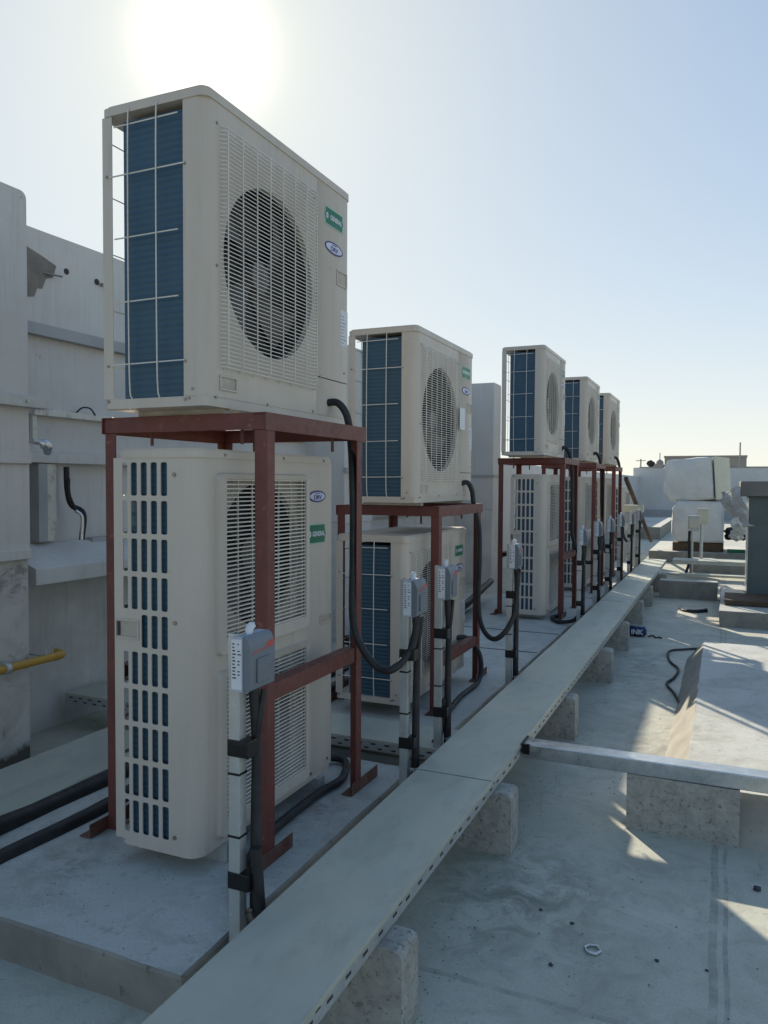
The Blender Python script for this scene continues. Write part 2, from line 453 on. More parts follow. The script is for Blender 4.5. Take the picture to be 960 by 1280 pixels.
# ------------------------------------------------------------------ single fan outdoor unit (front faces +x, open coil side faces -y)
def single_fan(loc, label, W=1.0, H=1.01, D=.425, worn=False, logo_order=0, group='single fan outdoor units with wire guards', tagpaper=False, plain=False, gland=True):
    R = empty('outdoor_unit', loc, label, 'outdoor unit', group)
    r = .045; seam = W - .295; top = H - .035; bot = .032
    GZ0, GZ1 = .13 * H, .895 * H; GY0, GY1 = .07, W - .31
    cy, cz, cr = (GY0 + GY1) / 2 - .0, .497 * H, min(.297, (GY1 - GY0) / 2 - .008)
    # casing
    m = MB()
    shell_panel(m, [(-.09, .012), (-.09, 0)] , bot, top)
    shell_panel(m, [(-.09, 0)] + arc(-r, r, r, 270, 360, 8), bot, top)
    plate_hole(m, 0, r, seam, bot, top, cy, cz, cr)
    o = m.build('front_casing', M['beige'], R)
    m = MB()
    s2 = seam + .003
    shell_panel(m, [(-.003, s2), (0, s2)] + arc(-.03, W - .03, .03, 0, 90, 6) + [(-D + .05, W)], .185 * H, top)
    shell_panel(m, [(-.003, s2), (0, s2)] + arc(-.03, W - .03, .03, 0, 90, 6) + [(-D + .05, W)], bot, .185 * H - .004)
    o2 = m.build('service_panel', M['beige'], R)
    MB().box(-.006, -.004, seam - .01, W - .02, bot, top).build('seam_backing', M['dark'], R)
    m = MB(); m.prism(rrect(-D - .004, .004, -.004, W + .004, .03), top, H - .008); m.prism(rrect(-D + .004, -.004, .004, W - .004, .03), H - .008, H)
    bev(m.build('top_cover', M['beige'], R), .004)
    m = MB(); m.prism(rrect(-D, -.002, .0015, W - .002, .02), 0, bot)
    bev(m.build('base_pan', M['beige'], R), .003)
    # posts & back
    m = MB()
    m.box(-D, -D + .042, 0, .003, bot, top); m.box(-D, -D + .003, .003, .03, bot, top)
    bev(m.build('corner_post', M['beige'], R), .001); m = MB()
    m.box(-D, -D + .042, W - .003, W, bot, top); m.box(-D, -D + .003, W - .3, W - .003, bot, top)
    bev(m.build('corner_post', M['beige'], R), .001)
    m = MB(); m.box(-D + .078, -.094, .016, .066, bot, top - .02); m.box(-D + .078, -.22, .066, W - .31, bot, top - .02)
    m.build('coil', M['coil'], R)
    m = MB()
    for z in (.145, .35, .56, .765, .925):
        z *= H
        long = z / H in (.145, .765)
        a, b = (-D + .034, -.083) if abs(z / H - .145) < .01 or abs(z / H - .765) < .01 else (-D + .055, -.108)
        m.tube([(a, -.004, z), (b, -.004, z + .002)], .0024, 6)
    for x, k in ((-D + .122, .006), (-D + .238, .005)):
        m.tube(smooth_path([(x, .001, bot - .004), (x - k * .5, -.009, bot + .06), (x - k, -.009, .5), (x - k * .6, -.009, top - .03), (x - k * .4, .001, top + .002)], 4), .0024, 6)
    m.build('side_guard', M['beige2'], R)
    m = MB()
    for z in (.15, .34, .53, .72, .9): m.rod((-D - .004, .02, z * H), (-D - .004, W - .28, z * H), .0022, 5)
    for k in range(1, 9): m.rod((-D - .004, .1 + k * (W - .4) / 8, bot), (-D - .004, .1 + k * (W - .4) / 8, top), .0022, 5)
    m.build('back_guard', M['beige2'], R)
    # front wire guard
    m = MB()
    nh = 58
    for k in range(nh):
        z = GZ0 + (GZ1 - GZ0) * k / (nh - 1)
        m.add([], [])
        m.tube([(.002, GY0, z), (.018, GY0 + .012, z), (.018, GY1 - .012, z), (.002, GY1, z)], .0019, 4)
    for k in range(8):
        y = GY0 + .02 + (GY1 - GY0 - .04) * k / 7
        m.tube([(.002, y, GZ0 - .008), (.0215, y, GZ0 + .008), (.0215, y, GZ1 - .008), (.002, y, GZ1 + .008)], .0021, 4)
    m.build('fan_guard', M['beige2'], R)
    fan(R, -.004, cy, cz, cr)
    # labels
    ly = W - .15
    if not plain:
        brand(R, .001, ly, .845 * H, worn=worn)
        badge(R, .001, ly, .725 * H)
    handle(R, .0, W - .125, W - .03, .585 * H, .65 * H)
    handle(R, .0, .068, .165, .055 * H, .105 * H)
    m = MB(); m.box(.0003, .001, W - .085, W - .02, .34 * H, .49 * H); s_ = m.build('rating_sticker', M['white_label'], R)
    m = MB()
    for k in range(9):
        m.box(.001, .0014, W - .08, W - .08 + random.uniform(.02, .05), (.35 + k * .014) * H, (.354 + k * .014) * H)
    m.build('sticker_print', M['screw'], s_)
    m = MB()
    for y, z in ((GY0 - .012, .9 * H), (GY0 - .015, .45 * H), (.05, .03), (.36, .035), (seam - .03, .04), (seam + .03, .155 * H + .03), (W - .05, .225 * H), (seam - .02, .88 * H)):
        m.tube([(0, y, z), (.003, y, z)], .005, 8)
    for x, z in ((-D + .02, .143 * H), (-D + .02, .77 * H), (-D + .02, .025), (-.07, .025), (-.083, .765 * H), (-.083, .143 * H), (-.055, .055), (-.085, .022)):
        m.tube([(x, 0, z), (x, -.003, z)], .005, 8)
    sc = m.build('screws', M['screw'], R)
    build_each('mounting_foot', [(-D * .9, -.02, y, y + .04, -.018, .0) for y in (.12, W - .17)], M['beige_dirty'], R)
    if tagpaper:
        MB().box(.024, .025, seam - .045, seam + .055, .46 * H, .60 * H).build('paper_tag', M['paper'], R)
    return R

# ------------------------------------------------------------------ tall twin fan unit
def twin_fan(loc, label, W=.935, H=1.32, D=.335):
    R = empty('outdoor_unit', loc, label, 'outdoor unit', 'tall twin fan outdoor units under the red stands')
    r = .06; top = H - .03; bot = .02
    m = MB()
    # slotted side as bars butted together (slots are real holes)
    xs = [(-.302, -.278), (-.262, -.238), (-.224, -.200), (-.186, -.162), (-.148, -.124)]
    xs = [(-D + .038, -D + .058), (-D + .072, -D + .098), (-D + .113, -D + .139), (-D + .154, -D + .180), (-D + .195, -D + .221)]
    zt = [1.275 - i * .1245 for i in range(10)]; zh = .108
    edges = [-D] + [v for s in xs for v in s] + [-.0625]
    y0, y1 = 0, .0035
    for i in range(0, len(edges), 2): m.box(edges[i], edges[i + 1], y0, y1, bot, top)
    for i, (a, b) in enumerate(xs):
        zs = [top] + [v for z in zt for v in (z, z - zh)] + [bot]
        for k in range(0, len(zs), 2): m.box(a, b, y0, y1, zs[k + 1], zs[k])
        if i < 2: m.box(a, b, y0, y1, zt[4] - zh, zt[4])
        c = .006
        for k, z in enumerate(zt):          # rounded slot corners
            if i < 2 and k == 4: continue
            for (xx, sx) in ((a, 1), (b, -1)):
                for (zz, sz) in ((z, -1), (z - zh, 1)):
                    m.prism([(xx, zz), (xx + sx * c, zz), (xx + sx * c * .3, zz + sz * c * .3), (xx, zz + sz * c)], y0, y1, axis=1)
    m.build('slotted_side_panel', M['beige'], R)
    # front: curved corner and sheet with two recessed grille openings
    m = MB()
    G = [(.148, W - .255, .685, 1.222), (.148, W - .255, .075, .565)]
    shell_panel(m, [(-.0625, 0)] + arc(-r, r, r, 270, 360, 10), bot, top)
    def rect(ya, yb, za, zb, x=0): m.add([(x, ya, za), (x, yb, za), (x, yb, zb), (x, ya, zb)], [(0, 1, 2, 3)])
    ya, yb = G[0][0], G[0][1]
    rect(r, ya, bot, top); rect(yb, W - .03, bot, top)
    rect(ya, yb, bot, G[1][2]); rect(ya, yb, G[1][3], G[0][2]); rect(ya, yb, G[0][3], top)
    shell_panel(m, arc(-.03, W - .03, .03, 0, 90, 6) + [(-D + .04, W)], bot, top)
    for g in G:   # recess walls
        a, b, c, d = g; x0, x1 = 0, -.028
        m.add([(x0, a, c), (x0, b, c), (x0, b, d), (x0, a, d), (x1, a, c), (x1, b, c), (x1, b, d), (x1, a, d)], [(0, 1, 5, 4), (1, 2, 6, 5), (2, 3, 7, 6), (3, 0, 4, 7)])
    m.build('front_casing', M['beige'], R)
    for g in G:
        a, b, c, d = g; t = .048; e = .016
        m = MB()
        # raised bezel, sloping in
        O = rrect(a - t, b + t * .45, c - t, d + t * .45, .02, 4); I = [(min(max(p[0], a), b), min(max(p[1], c), d)) for p in O]
        n = len(O)
        Q = [(cx_ + (px_ - cx_) * .985, cz_ + (pz_ - cz_) * .985) for (px_, pz_) in O for cx_, cz_ in (((a + b) / 2, (c + d) / 2),)]
        vs = [(0, p[0], p[1]) for p in O] + [(e, p[0], p[1]) for p in Q] + [(e * .7, p[0], p[1]) for p in I] + [(-.004, p[0], p[1]) for p in I]
        m.add(vs, [(k * n + i, k * n + (i + 1) % n, (k + 1) * n + (i + 1) % n, (k + 1) * n + i) for k in range(3) for i in range(n)])
        bz = m.build('grille_bezel', M['beige'], R)
        m = MB(); nz = int((d - c) / .0142)
        for k in range(nz + 1):
            z = c + .003 + (d - c - .006) * k / nz
            m.box(-.006, .006, a, b, z - .0021, z + .0021)
        for k in range(7):
            y = a + .003 + (b - a - .006) * k / 6
            m.box(-.012, -.006, y - .0022, y + .0022, c, d)
        m.build('grille', M['beige2'], bz)
        cy, cz = (a + b) / 2 + .0, (c + d) / 2
        cr = min(b - a, d - c) / 2 - .006
        m = MB(); plate_hole(m, -.028, a, b, c, d, cy, cz, cr); m.build('fan_ring', M['beige'], bz)
        fan(R, -.03, cy, cz, cr)
    m = MB(); m.prism(rrect(-D - .003, .004, -.003, W + .003, .055), top, H - .006); m.prism(rrect(-D + .004, -.003, .004, W - .004, .05), H - .006, H)
    bev(m.build('top_cover', M['beige'], R), .004)
    m = MB(); m.prism(rrect(-D + .001, -.001, .001, W - .001, .05), 0, bot)
    bev(m.build('base_pan', M['beige'], R), .003)
    m = MB(); m.box(-D + .062, -.09, .014, .075, bot, top - .01); m.box(-D + .062, -.19, .075, W - .27, bot, top - .01); m.build('coil', M['coil'], R)
    m = MB()
    m.box(-D, -D + .004, W - .27, W - .004, bot, top); m.box(-D, -D + .003, .004, .03, bot, top)
    for k in range(11): m.box(-D, -D + .003, .03, W - .27, bot + .02 + k * .124, bot + .032 + k * .124)
    for k in range(1, 9): m.box(-D + .003, -D + .005, .03 + k * .075, .036 + k * .075, bot, top)
    m.build('back_panel', M['beige'], R)
    # side handle
    m = MB(); hx0, hx1, hz0, hz1 = -D + .01, -D + .098, .70, .752
    m.box(hx0, hx1, -.005, 0, hz1, hz1 + .007); m.box(hx0, hx1, -.005, 0, hz0 - .007, hz0); m.box(hx0 - .006, hx0, -.005, 0, hz0 - .007, hz1 + .007); m.box(hx1, hx1 + .006, -.005, 0, hz0 - .007, hz1 + .007)
    h = bev(m.build('side_handle', M['beige'], R), .0015)
    m = MB(); m.add([(hx0, -.0006, hz0), (hx1, -.0006, hz0), (hx1, -.0006, hz1), (hx0, -.0006, hz1)], [(0, 1, 2, 3)]); m.build('handle_recess', M['beige_dirty'], h)
    MB().box(hx0 + .004, hx0 + .016, -.003, -.001, hz0 + .003, hz1 - .003).build('handle_gap', M['dark'], h)
    handle(R, 0, W - .125, W - .025, .628, .668)
    brand(R, .001, W - .155, 1.005, w=.155, h=.082)
    badge(R, .001, W - .15, 1.157, w=.14, h=.048)
    m = MB()
    for x, z in ((-.085, 1.235), (-.085, .76), (-.09, .06)): m.tube([(x, 0, z), (x, -.004, z)], .007, 10)
    for y, z in ((.15, top + .012), (.52, top + .012), (W - .1, top + .012)): m.tube([(.003, y, z), (.007, y, z)], .006, 8)
    for y, z in ((W - .2, .03), (W - .06, .05)): m.tube([(0, y, z), (.004, y, z)], .006, 8)
    m.build('screws', M['screw'], R)
    build_each('mounting_foot', [(-D + .01, .02, y, y + .055, -.06, 0) for y in (.13, W - .17)], M['galv'], R)
    return R

# ------------------------------------------------------------------ red steel stand (origin on plinth at near outer post)
def stand(loc, label, D=.683, L=.72, H=1.5, rail=.55, name='steel_stand'):
    R = empty(name, loc, label, 'equipment stand', 'red oxide steel stands carrying the upper units')
    a, t = .048, .005
    corners = [(0, 0, -1, 1), (-D, 0, 1, 1), (0, L, -1, -1), (-D, L, 1, -1)]
    for x, y, sx, sy in corners:
        m = MB()
        X0, X1 = sorted((x, x + sx * a)); Y0, Y1 = sorted((y, y + sy * t))
        m.box(X0, X1, Y0, Y1, .0, H - .055)
        X0, X1 = sorted((x, x + sx * t)); Y0, Y1 = sorted((y + sy * t, y + sy * a))
        m.box(X0, X1, Y0, Y1, .0, H - .055)
        bev(m.build('post', M['oxide'], R), .001, 1)
        m = MB()
        xf = x if sx < 0 else x - .003
        m.box(xf, xf + .003 + .001, y - .09, y + .16, .0, .05); m.box(xf - .045, xf, y - .09, y + .16, .0, .005)
        bev(m.build('foot', M['oxide_rust'], R), .001, 1)
    ov = .004
    def rail_y(x, sx, z, l0, l1, nm, hh=.058, w=.05):
        m = MB(); X0, X1 = sorted((x, x + sx * t)); m.box(X0, X1, l0, l1, z - hh, z)
        X0, X1 = sorted((x + sx * t, x + sx * w)); m.box(X0, X1, l0, l1, z - t, z)
        bev(m.build(nm, M['oxide'], R), .001, 1)
    def rail_x(y, sy, z, x0, x1, nm, hh=.055, w=.05):
        m = MB(); Y0, Y1 = sorted((y, y + sy * t)); m.box(x0, x1, Y0, Y1, z - hh, z)
        Y0, Y1 = sorted((y + sy * t, y + sy * w)); m.box(x0, x1, Y0, Y1, z - t - .001, z - .001)
        bev(m.build(nm, M['oxide'], R), .001, 1)
    rail_y(ov, -1, H, -ov - .01, L + .03, 'top_rail'); rail_y(-D - ov, 1, H, -ov - .01, L + .03, 'top_rail')
    rail_x(-ov - .002, 1, H, -D - ov + .006, ov - .006, 'top_rail'); rail_x(L + ov, -1, H, -D - ov + .006, ov - .006, 'top_rail')
    if rail:
        rail_y(-.006, -1, rail + .05, .049, L - .049, 'mid_rail'); rail_y(-D + .006, 1, rail + .05, .049, L - .049, 'mid_rail')
    for x in (-.12, -.5):
        for y in (.035, L - .035): MB().tube([(x, y, H - .10), (x, y, H + .004)], .006, 8).build('anchor_bolt', M['oxide_rust'], R)
    return R

# ------------------------------------------------------------------ geometry of the roof
def structure(o): o['kind'] = 'structure'; return o
m = MB(); m.add([(-60, -12, 0), (60, -12, 0), (60, 34.2, 0), (-60, 34.2, 0)], [(0, 1, 2, 3)]); structure(m.build('roof_floor', M['floor']))
m = MB(); m.add([(-3000, -3000, -16), (3000, -3000, -16), (3000, 6000, -16), (-3000, 6000, -16)], [(0, 1, 2, 3)]); structure(m.build('ground', M['sand']))

def plinth(name, x0, x1, y0, y1, h, label, slope=0.0, group='low concrete equipment plinths', rough=.004):
    R = empty(name, (0, 0, 0), label, 'plinth', group)
    # subdivided rim for slightly worn edge
    def rim(xx0, xx1, yy0, yy1, z, j):
        pts = []
        def seg(a, b):
            L = math.dist(a, b); k = max(2, int(L / .12))
            for i in range(k): pts.append((a[0] + (b[0] - a[0]) * i / k, a[1] + (b[1] - a[1]) * i / k))
        seg((xx0, yy0), (xx1, yy0)); seg((xx1, yy0), (xx1, yy1)); seg((xx1, yy1), (xx0, yy1)); seg((xx0, yy1), (xx0, yy0))
        return [(p[0] + random.uniform(-j, j), p[1] + random.uniform(-j, j), z + random.uniform(-j, 0) * .5) for p in pts]
    s = random.getstate()
    top = rim(x0, x1, y0, y1, h, rough); 
    n = len(top)
    cx, cy = (x0 + x1) / 2, (y0 + y1) / 2
    def grow(p, d, z):
        xx = p[0] + (d if p[0] > x1 - .02 else -d if p[0] < x0 + .02 else 0)
        yy = p[1] + (d if p[1] > y1 - .02 else -d if p[1] < y0 + .02 else 0)
        return (xx, yy, z)
    bottom = [grow(p, slope, -.002) for p in top]
    lip = [grow(p, .006, h - .010) for p in top] if slope == 0 else [grow(p, .008, h - .010) for p in top]
    m = MB(); m.add(top, [tuple(range(n))])
    m.build('plinth_top', M['plinth'], R)
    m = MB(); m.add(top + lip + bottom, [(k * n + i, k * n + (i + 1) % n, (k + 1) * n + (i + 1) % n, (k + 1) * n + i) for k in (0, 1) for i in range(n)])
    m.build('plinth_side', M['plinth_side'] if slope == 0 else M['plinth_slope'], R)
    return R
P0 = .13
plinth('concrete_plinth', -2.36, -1.262, 1.575, 3.17, P0, 'low grey concrete plinth under the nearest tall outdoor unit')
plinth('concrete_plinth', -2.36, -1.262, 3.60, 13.4, P0, 'long concrete plinth running back under the second and farther units')
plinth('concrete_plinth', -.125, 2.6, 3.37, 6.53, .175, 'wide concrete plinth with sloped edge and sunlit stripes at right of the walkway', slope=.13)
plinth('concrete_plinth', -.02, 2.6, 8.32, 10.45, .16, 'concrete plinth under the dark grey cabinet', slope=.0)
plinth('concrete_plinth', -.50, 1.2, 13.35, 14.15, .17, 'narrow concrete plinth crossing in front of the wrapped bundles')
plinth('concrete_plinth', -1.25, .6, 14.9, 17.6, .20, 'concrete plinth carrying the white wrapped bundles')
plinth('concrete_plinth', -4.0, -1.5, 21.0, 27.5, .32, 'flat raised slab far off by the end parapet')
plinth('concrete_plinth', -.72, -.06, 10.15, 10.35, .22, 'short concrete kerb under the far end of the cable tray', rough=.002)
# joint lines in the long plinth top
m = MB()
for y in (5.75, 6.55, 8.8, 10.9): m.box(-2.36, -1.265, y, y + .012, P0 + .0005, P0 + .0025)
tag(m.build('expansion_joint', M['ink']), 'thin dark joint lines across the long concrete plinth', 'joint', None, 'structure')

# ---- left building wall
WX = -3.5
R = empty('rooftop_wall', (0, 0, 0), 'tall pale painted wall along the left side, with chipped patch and pipe holes', 'wall')
m = MB()
# main recessed wall, top edge slightly uneven
ys = [2.70 + i * .25 for i in range(int((10.9 - 2.7) / .25) + 1)]
vs = []; fs = []
for i, y in enumerate(ys):
    zt = 2.795 + random.uniform(-.004, .004)
    vs += [(WX, y, 1.0), (WX, y, zt), (WX - .22, y, zt), (WX - .22, y, 1.0)]
for i in range(len(ys) - 1):
    for k in range(4): fs.append((4 * i + k, 4 * i + (k + 1) % 4, 4 * i + 4 + (k + 1) % 4, 4 * i + 4 + k))
fs += [(0, 1, 2, 3), tuple(4 * (len(ys) - 1) + k for k in (3, 2, 1, 0))]
m.add(vs, fs)
m.build('upper_wall', M['wallpaint'], R)
MB().box(WX - .22, WX + .012, 2.70, 10.9, 0, 1.0).build('lower_wall', M['whitewash'], R)
MB().box(WX, WX + .055, 2.748, 10.4, 2.205, 2.268).build('string_course', M['ledge'], R)
m = MB(); m.box(WX, WX + .07, 2.748, 6.14, 1.505, 1.56); bev(m.build('ledge', M['wallpaint'], R), .004)
m = MB(); m.box(WX + .012, WX + .06, 3.5, 10.3, 1.035, 1.07); m.build('ledge', M['ledge'], R)
# chipped cement patch and holes (thin plates proud of the paint)
m = MB(); m.prism([(3.06, 2.69), (3.20, 2.655), (3.30, 2.625), (3.275, 2.555), (3.225, 2.535), (3.20, 2.475), (3.165, 2.47), (3.145, 2.42), (3.06, 2.40)], WX - .002, WX + .004, axis=0)
m.build('chipped_patch', M['render_cement'], R)
m = MB(); cyl_x(m, WX - .001, WX + .005, 3.375, 2.613, .017, 16); cyl_x(m, WX - .001, WX + .005, 3.61, 2.61, .018, 16); m.build('pipe_hole', M['dark'], R)
m = MB(); m.tube([(WX, 3.64, 2.60), (WX + .05, 3.66, 2.598)], .010, 8); m.tube([(WX, 3.20, 2.565), (WX + .05, 3.30, 2.56)], .006, 6); m.build('pipe_stub', M['screw'], R)
# pier nearest to camera
def pier(y0, y1, xf, top, label, lower=True):
    R = empty('wall_pier', (0, 0, 0), label, 'wall pier', 'rectangular piers stepping out from the rooftop wall')
    m = MB()
    rr = .035
    pts = [(y0, 1.045)] + [(y1, 1.045)] + arc(y1 - rr, top - rr, rr, 0, 90, 5) + [(y0, top + .004)]
    m.prism(pts, WX - .22, xf, axis=0)
    bev(m.build('pier_face', M['wallpaint'], R), .012, 3)
    m = MB(); m.box(WX - .219, xf - .012, y0 + .002, y1 - .003, 0, 1.045); m.build('pier_base', M['stained'] if lower else M['whitewash'], R)
    return R
p = pier(1.2, 2.746, -3.10, 2.79, 'nearest grey wall pier with rounded top corner and stained base at left edge')
m = MB(); m.box(-3.10, -3.08, 1.21, 2.744, 1.487, 1.548); bev(m.build('ledge', M['wallpaint'], p), .004)
m = MB(); m.box(-3.112, -3.085, 1.21, 2.744, 1.025, 1.075); bev(m.build('ledge', M['wallpaint'], p), .004)
p = pier(6.15, 6.75, -3.10, 2.60, 'middle grey wall pier seen between the first two stacks of units', False)
m = MB(); m.box(-3.10, -3.07, 6.13, 6.76, 1.50, 1.54); m.build('ledge', M['ledge'], p)
p = pier(10.4, 10.78, -2.94, 2.80, 'far blue-grey wall pier seen between second and third stacks', False)
m = MB(); m.box(-2.94, -2.92, 10.385, 10.79, 1.50, 1.53); m.box(-3.3, -2.94, 10.385, 10.40, 1.50, 1.53); m.build('ledge', M['ledge'], p)
# low wall further along and end parapet
m = MB(); m.box(-3.55, -3.3, 10.9, 34, 0, 1.76); w = tag(bev(m.build('low_wall', M['wallpaint']), .01), 'low pale wall running back behind the farther red stands', 'wall')
R = empty('end_parapet', (0, 0, 0), 'blue-grey parapet wall crossing the far end of the roof', 'wall')
m = MB(); m.box(-3.54, 30, 34, 34.3, 0, 2.13); bev(m.build('parapet_face', M['wallpaint'], R), .02)
m = MB(); m.box(-3.25, 30, 33.85, 33.998, 0, .38); m.build('parapet_base', M['ledge'], R)
m = MB(); m.box(-3.3, 30, 33.95, 34.35, 2.132, 2.16); m.build('coping', M['ledge'], R)
# ledge slab on wall
m = MB(); m.prism([(WX + .013, .868), (-3.20, .868), (-3.20, .955), (WX + .013, 1.06)], 2.87, 5.2, axis=1)
tag(bev(m.build('ledge_slab', M['whitewash']), .006), 'thick white slab shelf jutting from the left wall above the yellow pipe', 'slab')
m = MB(); m.box(WX + .013, -3.30, 2.80, 3.6, .953, .985)
# trunking on wall
m = MB(); m.box(WX, WX + .045, 3.10, 6.1, 1.767, 1.803); m.box(WX, WX + .03, 3.10, 3.13, 1.62, 1.766); m.box(WX + .001, WX + .02, 3.25, 3.32, 1.804, 1.812)
tag(bev(m.build('wall_trunking', M['trunk_white']), .003), 'weathered off-white cable trunking fixed along the left wall', 'trunking')
m = MB(); m.tube(smooth_path([(WX + .04, 3.40, 1.803), (WX + .05, 3.44, 1.835), (WX + .05, 3.50, 1.835), (WX + .05, 3.54, 1.80)], 5), .005, 6)
tag(m.build('cable_stub', M['black']), 'short bent black cable end on top of the wall trunking', 'cable')
R = empty('support_channel', (0, 0, 0), 'galvanised steel channel bracketed across the nearest wall pier', 'steel channel')
m = MB(); m.box(-3.10, -3.055, 1.25, 2.83, 1.757, 1.81); m.box(-3.12, -3.098, 2.755, 2.83, 1.757, 1.81); bev(m.build('channel', M['galv'], R), .003)
m = MB(); m.tube([(-3.055, 2.7, 1.785), (-3.048, 2.7, 1.785)], .009, 6); m.build('bolt', M['galv_bright'], R)
# duct and black cables in the recess
R = empty('riser_duct', (0, 0, 0), 'grey-green riser duct with bent black pipe between the wall ledges', 'riser duct')
m = MB(); m.box(WX, WX + .07, 3.10, 3.16, 1.071, 1.50); m.build('duct_side', M['ledge'], R)
m = MB(); m.box(WX + .001, WX + .05, 3.161, 3.24, 1.071, 1.50); m.build('duct_face', M['trunk_white'], R)
m = MB(); m.tube(smooth_path([(WX + .08, 3.285, 1.486), (WX + .08, 3.29, 1.36), (WX + .10, 3.30, 1.27), (WX + .16, 3.33, 1.22), (WX + .16, 3.315, 1.072)], 5), .016, 10)
m.tube(smooth_path([(WX + .12, 3.262, 1.42), (WX + .12, 3.265, 1.33), (WX + .14, 3.30, 1.23)], 5), .010, 8); m.build('insulated_pipe', M['black'], R)
m = MB(); m.tube(smooth_path([(WX + .17, 3.262, 1.24), (WX + .19, 3.29, 1.2), (WX + .19, 3.285, 1.075)], 5), .010, 8); m.build('foil_pipe', M['galv_bright'], R)
m = MB()
m.tube(smooth_path([(-3.12, 2.79, 1.60), (-3.10, 2.83, 1.592), (-3.10, 2.86, 1.57), (-3.12, 2.875, 1.548)], 4), [.015] * 4 + [.026] * 5 + [.02] * 4, 10)
tag(m.build('foil_elbow', M['galv_bright']), 'crumpled silver foil elbow poking out above the wall ledge', 'pipe elbow')
# yellow gas pipe
R = empty('yellow_pipe', (0, 0, 0), 'yellow pipe with clamp and elbow low on the left wall', 'pipe')
m = MB(); m.tube([(-3.06, 1.0, .525), (-3.06, 2.86, .525)], .020, 14); m.tube(smooth_path([(-3.06, 2.85, .525), (-3.065, 2.895, .525), (-3.085, 2.91, .526), (-3.12, 2.912, .527)], 5), .022, 14)
m.build('pipe', M['yellow'], R)
m = MB()
m.tube([(-3.06, 2.555, .525), (-3.06, 2.58, .525)], .027, 14); m.tube([(-3.06, 2.567, .545), (-3.11, 2.567, .56)], .006, 6); m.build('clamp', M['galv'], R)
m = MB(); m.box(-3.49, -3.06, 2.83, 2.845, .522, .528); m.tube([(-3.06, 2.80, .53), (-3.06, 2.80, .575)], .006, 6); m.tube([(-3.06, 2.84, .53), (-3.06, 2.84, .58)], .006, 6); m.build('bracket', M['galv'], R)

# ---- slotted cable trays
def slot_tray(name, label, cover_top, lines, loc=(0, 0, 0)): pass
def tray_along_y(x0, x1, y0, y1, zt, label, side=1, joints=(), slots=True, h=.052):
    R = empty('cable_tray', (0, 0, 0), label, 'cable tray', 'galvanised cable trays on the roof')
    js = [y0] + list(joints) + [y1]
    for a, b in zip(js[:-1], js[1:]):
        m = MB(); k = .0025 if js.index(a) % 2 else 0
        m.box(x0 - .002, x1 + .002, a + .0015, b - .0015, zt - .003 + k, zt + k)
        m.box(x1 + .002, x1 + .0035, a + .0015, b - .0015, zt - .014, zt + k); m.box(x0 - .0035, x0 - .002, a + .0015, b - .0015, zt - .014, zt + k)
        bev(m.build('tray_cover', M['tray'], R), .001, 1)
    m = MB()
    m.box(x0, x0 + .0015, y0, y1, zt - h, zt - .0035); m.box(x0 + .0015, x1 - .0015, y0, y1, zt - h, zt - h + .002)
    m.box(x1 - .0015, x1, y0, y1, zt - h, zt - .0035)
    m.build('tray_channel', M['galv'], R)
    if slots:
        m = MB(); y = y0 + .03; i = 0
        while y < min(y1 - .05, 9):
            m.box(x1, x1 + .0006 + .0006, y, y + .026, zt - .0345, zt - .0275)
            if i % 5 == 3: m.box(x1, x1 + .0012, y + .04, y + .06, zt - .022, zt - .0165)
            y += .092; i += 1
        m.build('tray_slots', M['dark'], R)['kind'] = 'stuff'
    return R
T = tray_along_y(-1.072, -.778, .15, 12.25, .29, 'long galvanised cable tray with slotted edge running up the centre on concrete blocks', joints=(2.77, 5.2, 7.6, 9.4))
def tray_along_x(x0, x1, y0, y1, zt, label, slots=True, h=.055):
    R = empty('cable_tray', (0, 0, 0), label, 'cable tray', 'galvanised cable trays on the roof')
    m = MB(); m.box(x0, x1, y0 - .002, y1 + .002, zt - .003, zt); m.box(x0, x1, y0 - .0035, y0 - .002, zt - .012, zt); bev(m.build('tray_cover', M['tray'], R), .001, 1)
    m = MB(); m.box(x0, x1, y0, y0 + .0015, zt - h, zt - .0035); m.box(x0, x1, y1 - .0015, y1, zt - h, zt - .0035); m.box(x0, x1, y0 + .0015, y1 - .0015, zt - h, zt - h + .002)
    m.build('tray_channel', M['galv'], R)
    if slots:
        m = MB(); x = x0 + .03; i = 0
        while x < x1 - .04:
            m.box(x, x + .024, y0 - .0012, y0, zt - .026, zt - .019)
            m.box(x + .035, x + .058, y0 - .0012, y0, zt - .046, zt - .039)
            x += .07; i += 1
        m.build('tray_slots', M['dark'], R)['kind'] = 'stuff'
    return R
tray_along_x(-3.42, -1.074, 3.262, 3.56, .20, 'galvanised branch tray with slotted side crossing behind the nearest tall unit')
tray_along_y(-2.85, -2.44, -.2, 3.0, .15, 'wide pale tray cover on the floor beside the black pipes at far left', slots=False, joints=(1.1,))
tray_along_x(-.70, .9, 12.35, 12.75, .28, 'far pale tray crossing to the right beyond the end of the main tray', slots=False)
tray_along_x(-.78, .6, 11.2, 11.32, .2, 'thin galvanised rail crossing before the two isolators on posts', slots=False, h=.03)

# black insulated pipes on the floor at left
for i, (x, z, r_, mt, lb) in enumerate(((-2.37, .07, .036, 'black', 'thick black insulated pipe lying next to the wide tray cover'), (-2.27, .04, .026, 'galv', 'slim pale grey pipe lying between two black pipes on the floor'), (-2.20, .062, .030, 'black', 'thinner black insulated pipe lying against the nearest plinth'))):
    m = MB(); pts = smooth_path([(x - .02 * sin(k * 1.7 + i), -.3 + k * .5, z + .012 * sin(k * 2.1 + i) + (.075 if i != 1 and k > 3 else .0)) for k in range(15)], 4)
    m.tube([q + Vector((-.0, 0, .0)) for q in pts], r_, 14)
    tag(m.build('floor_pipe', M[mt]), lb, 'pipe', 'pipes lying along the left side of the roof')

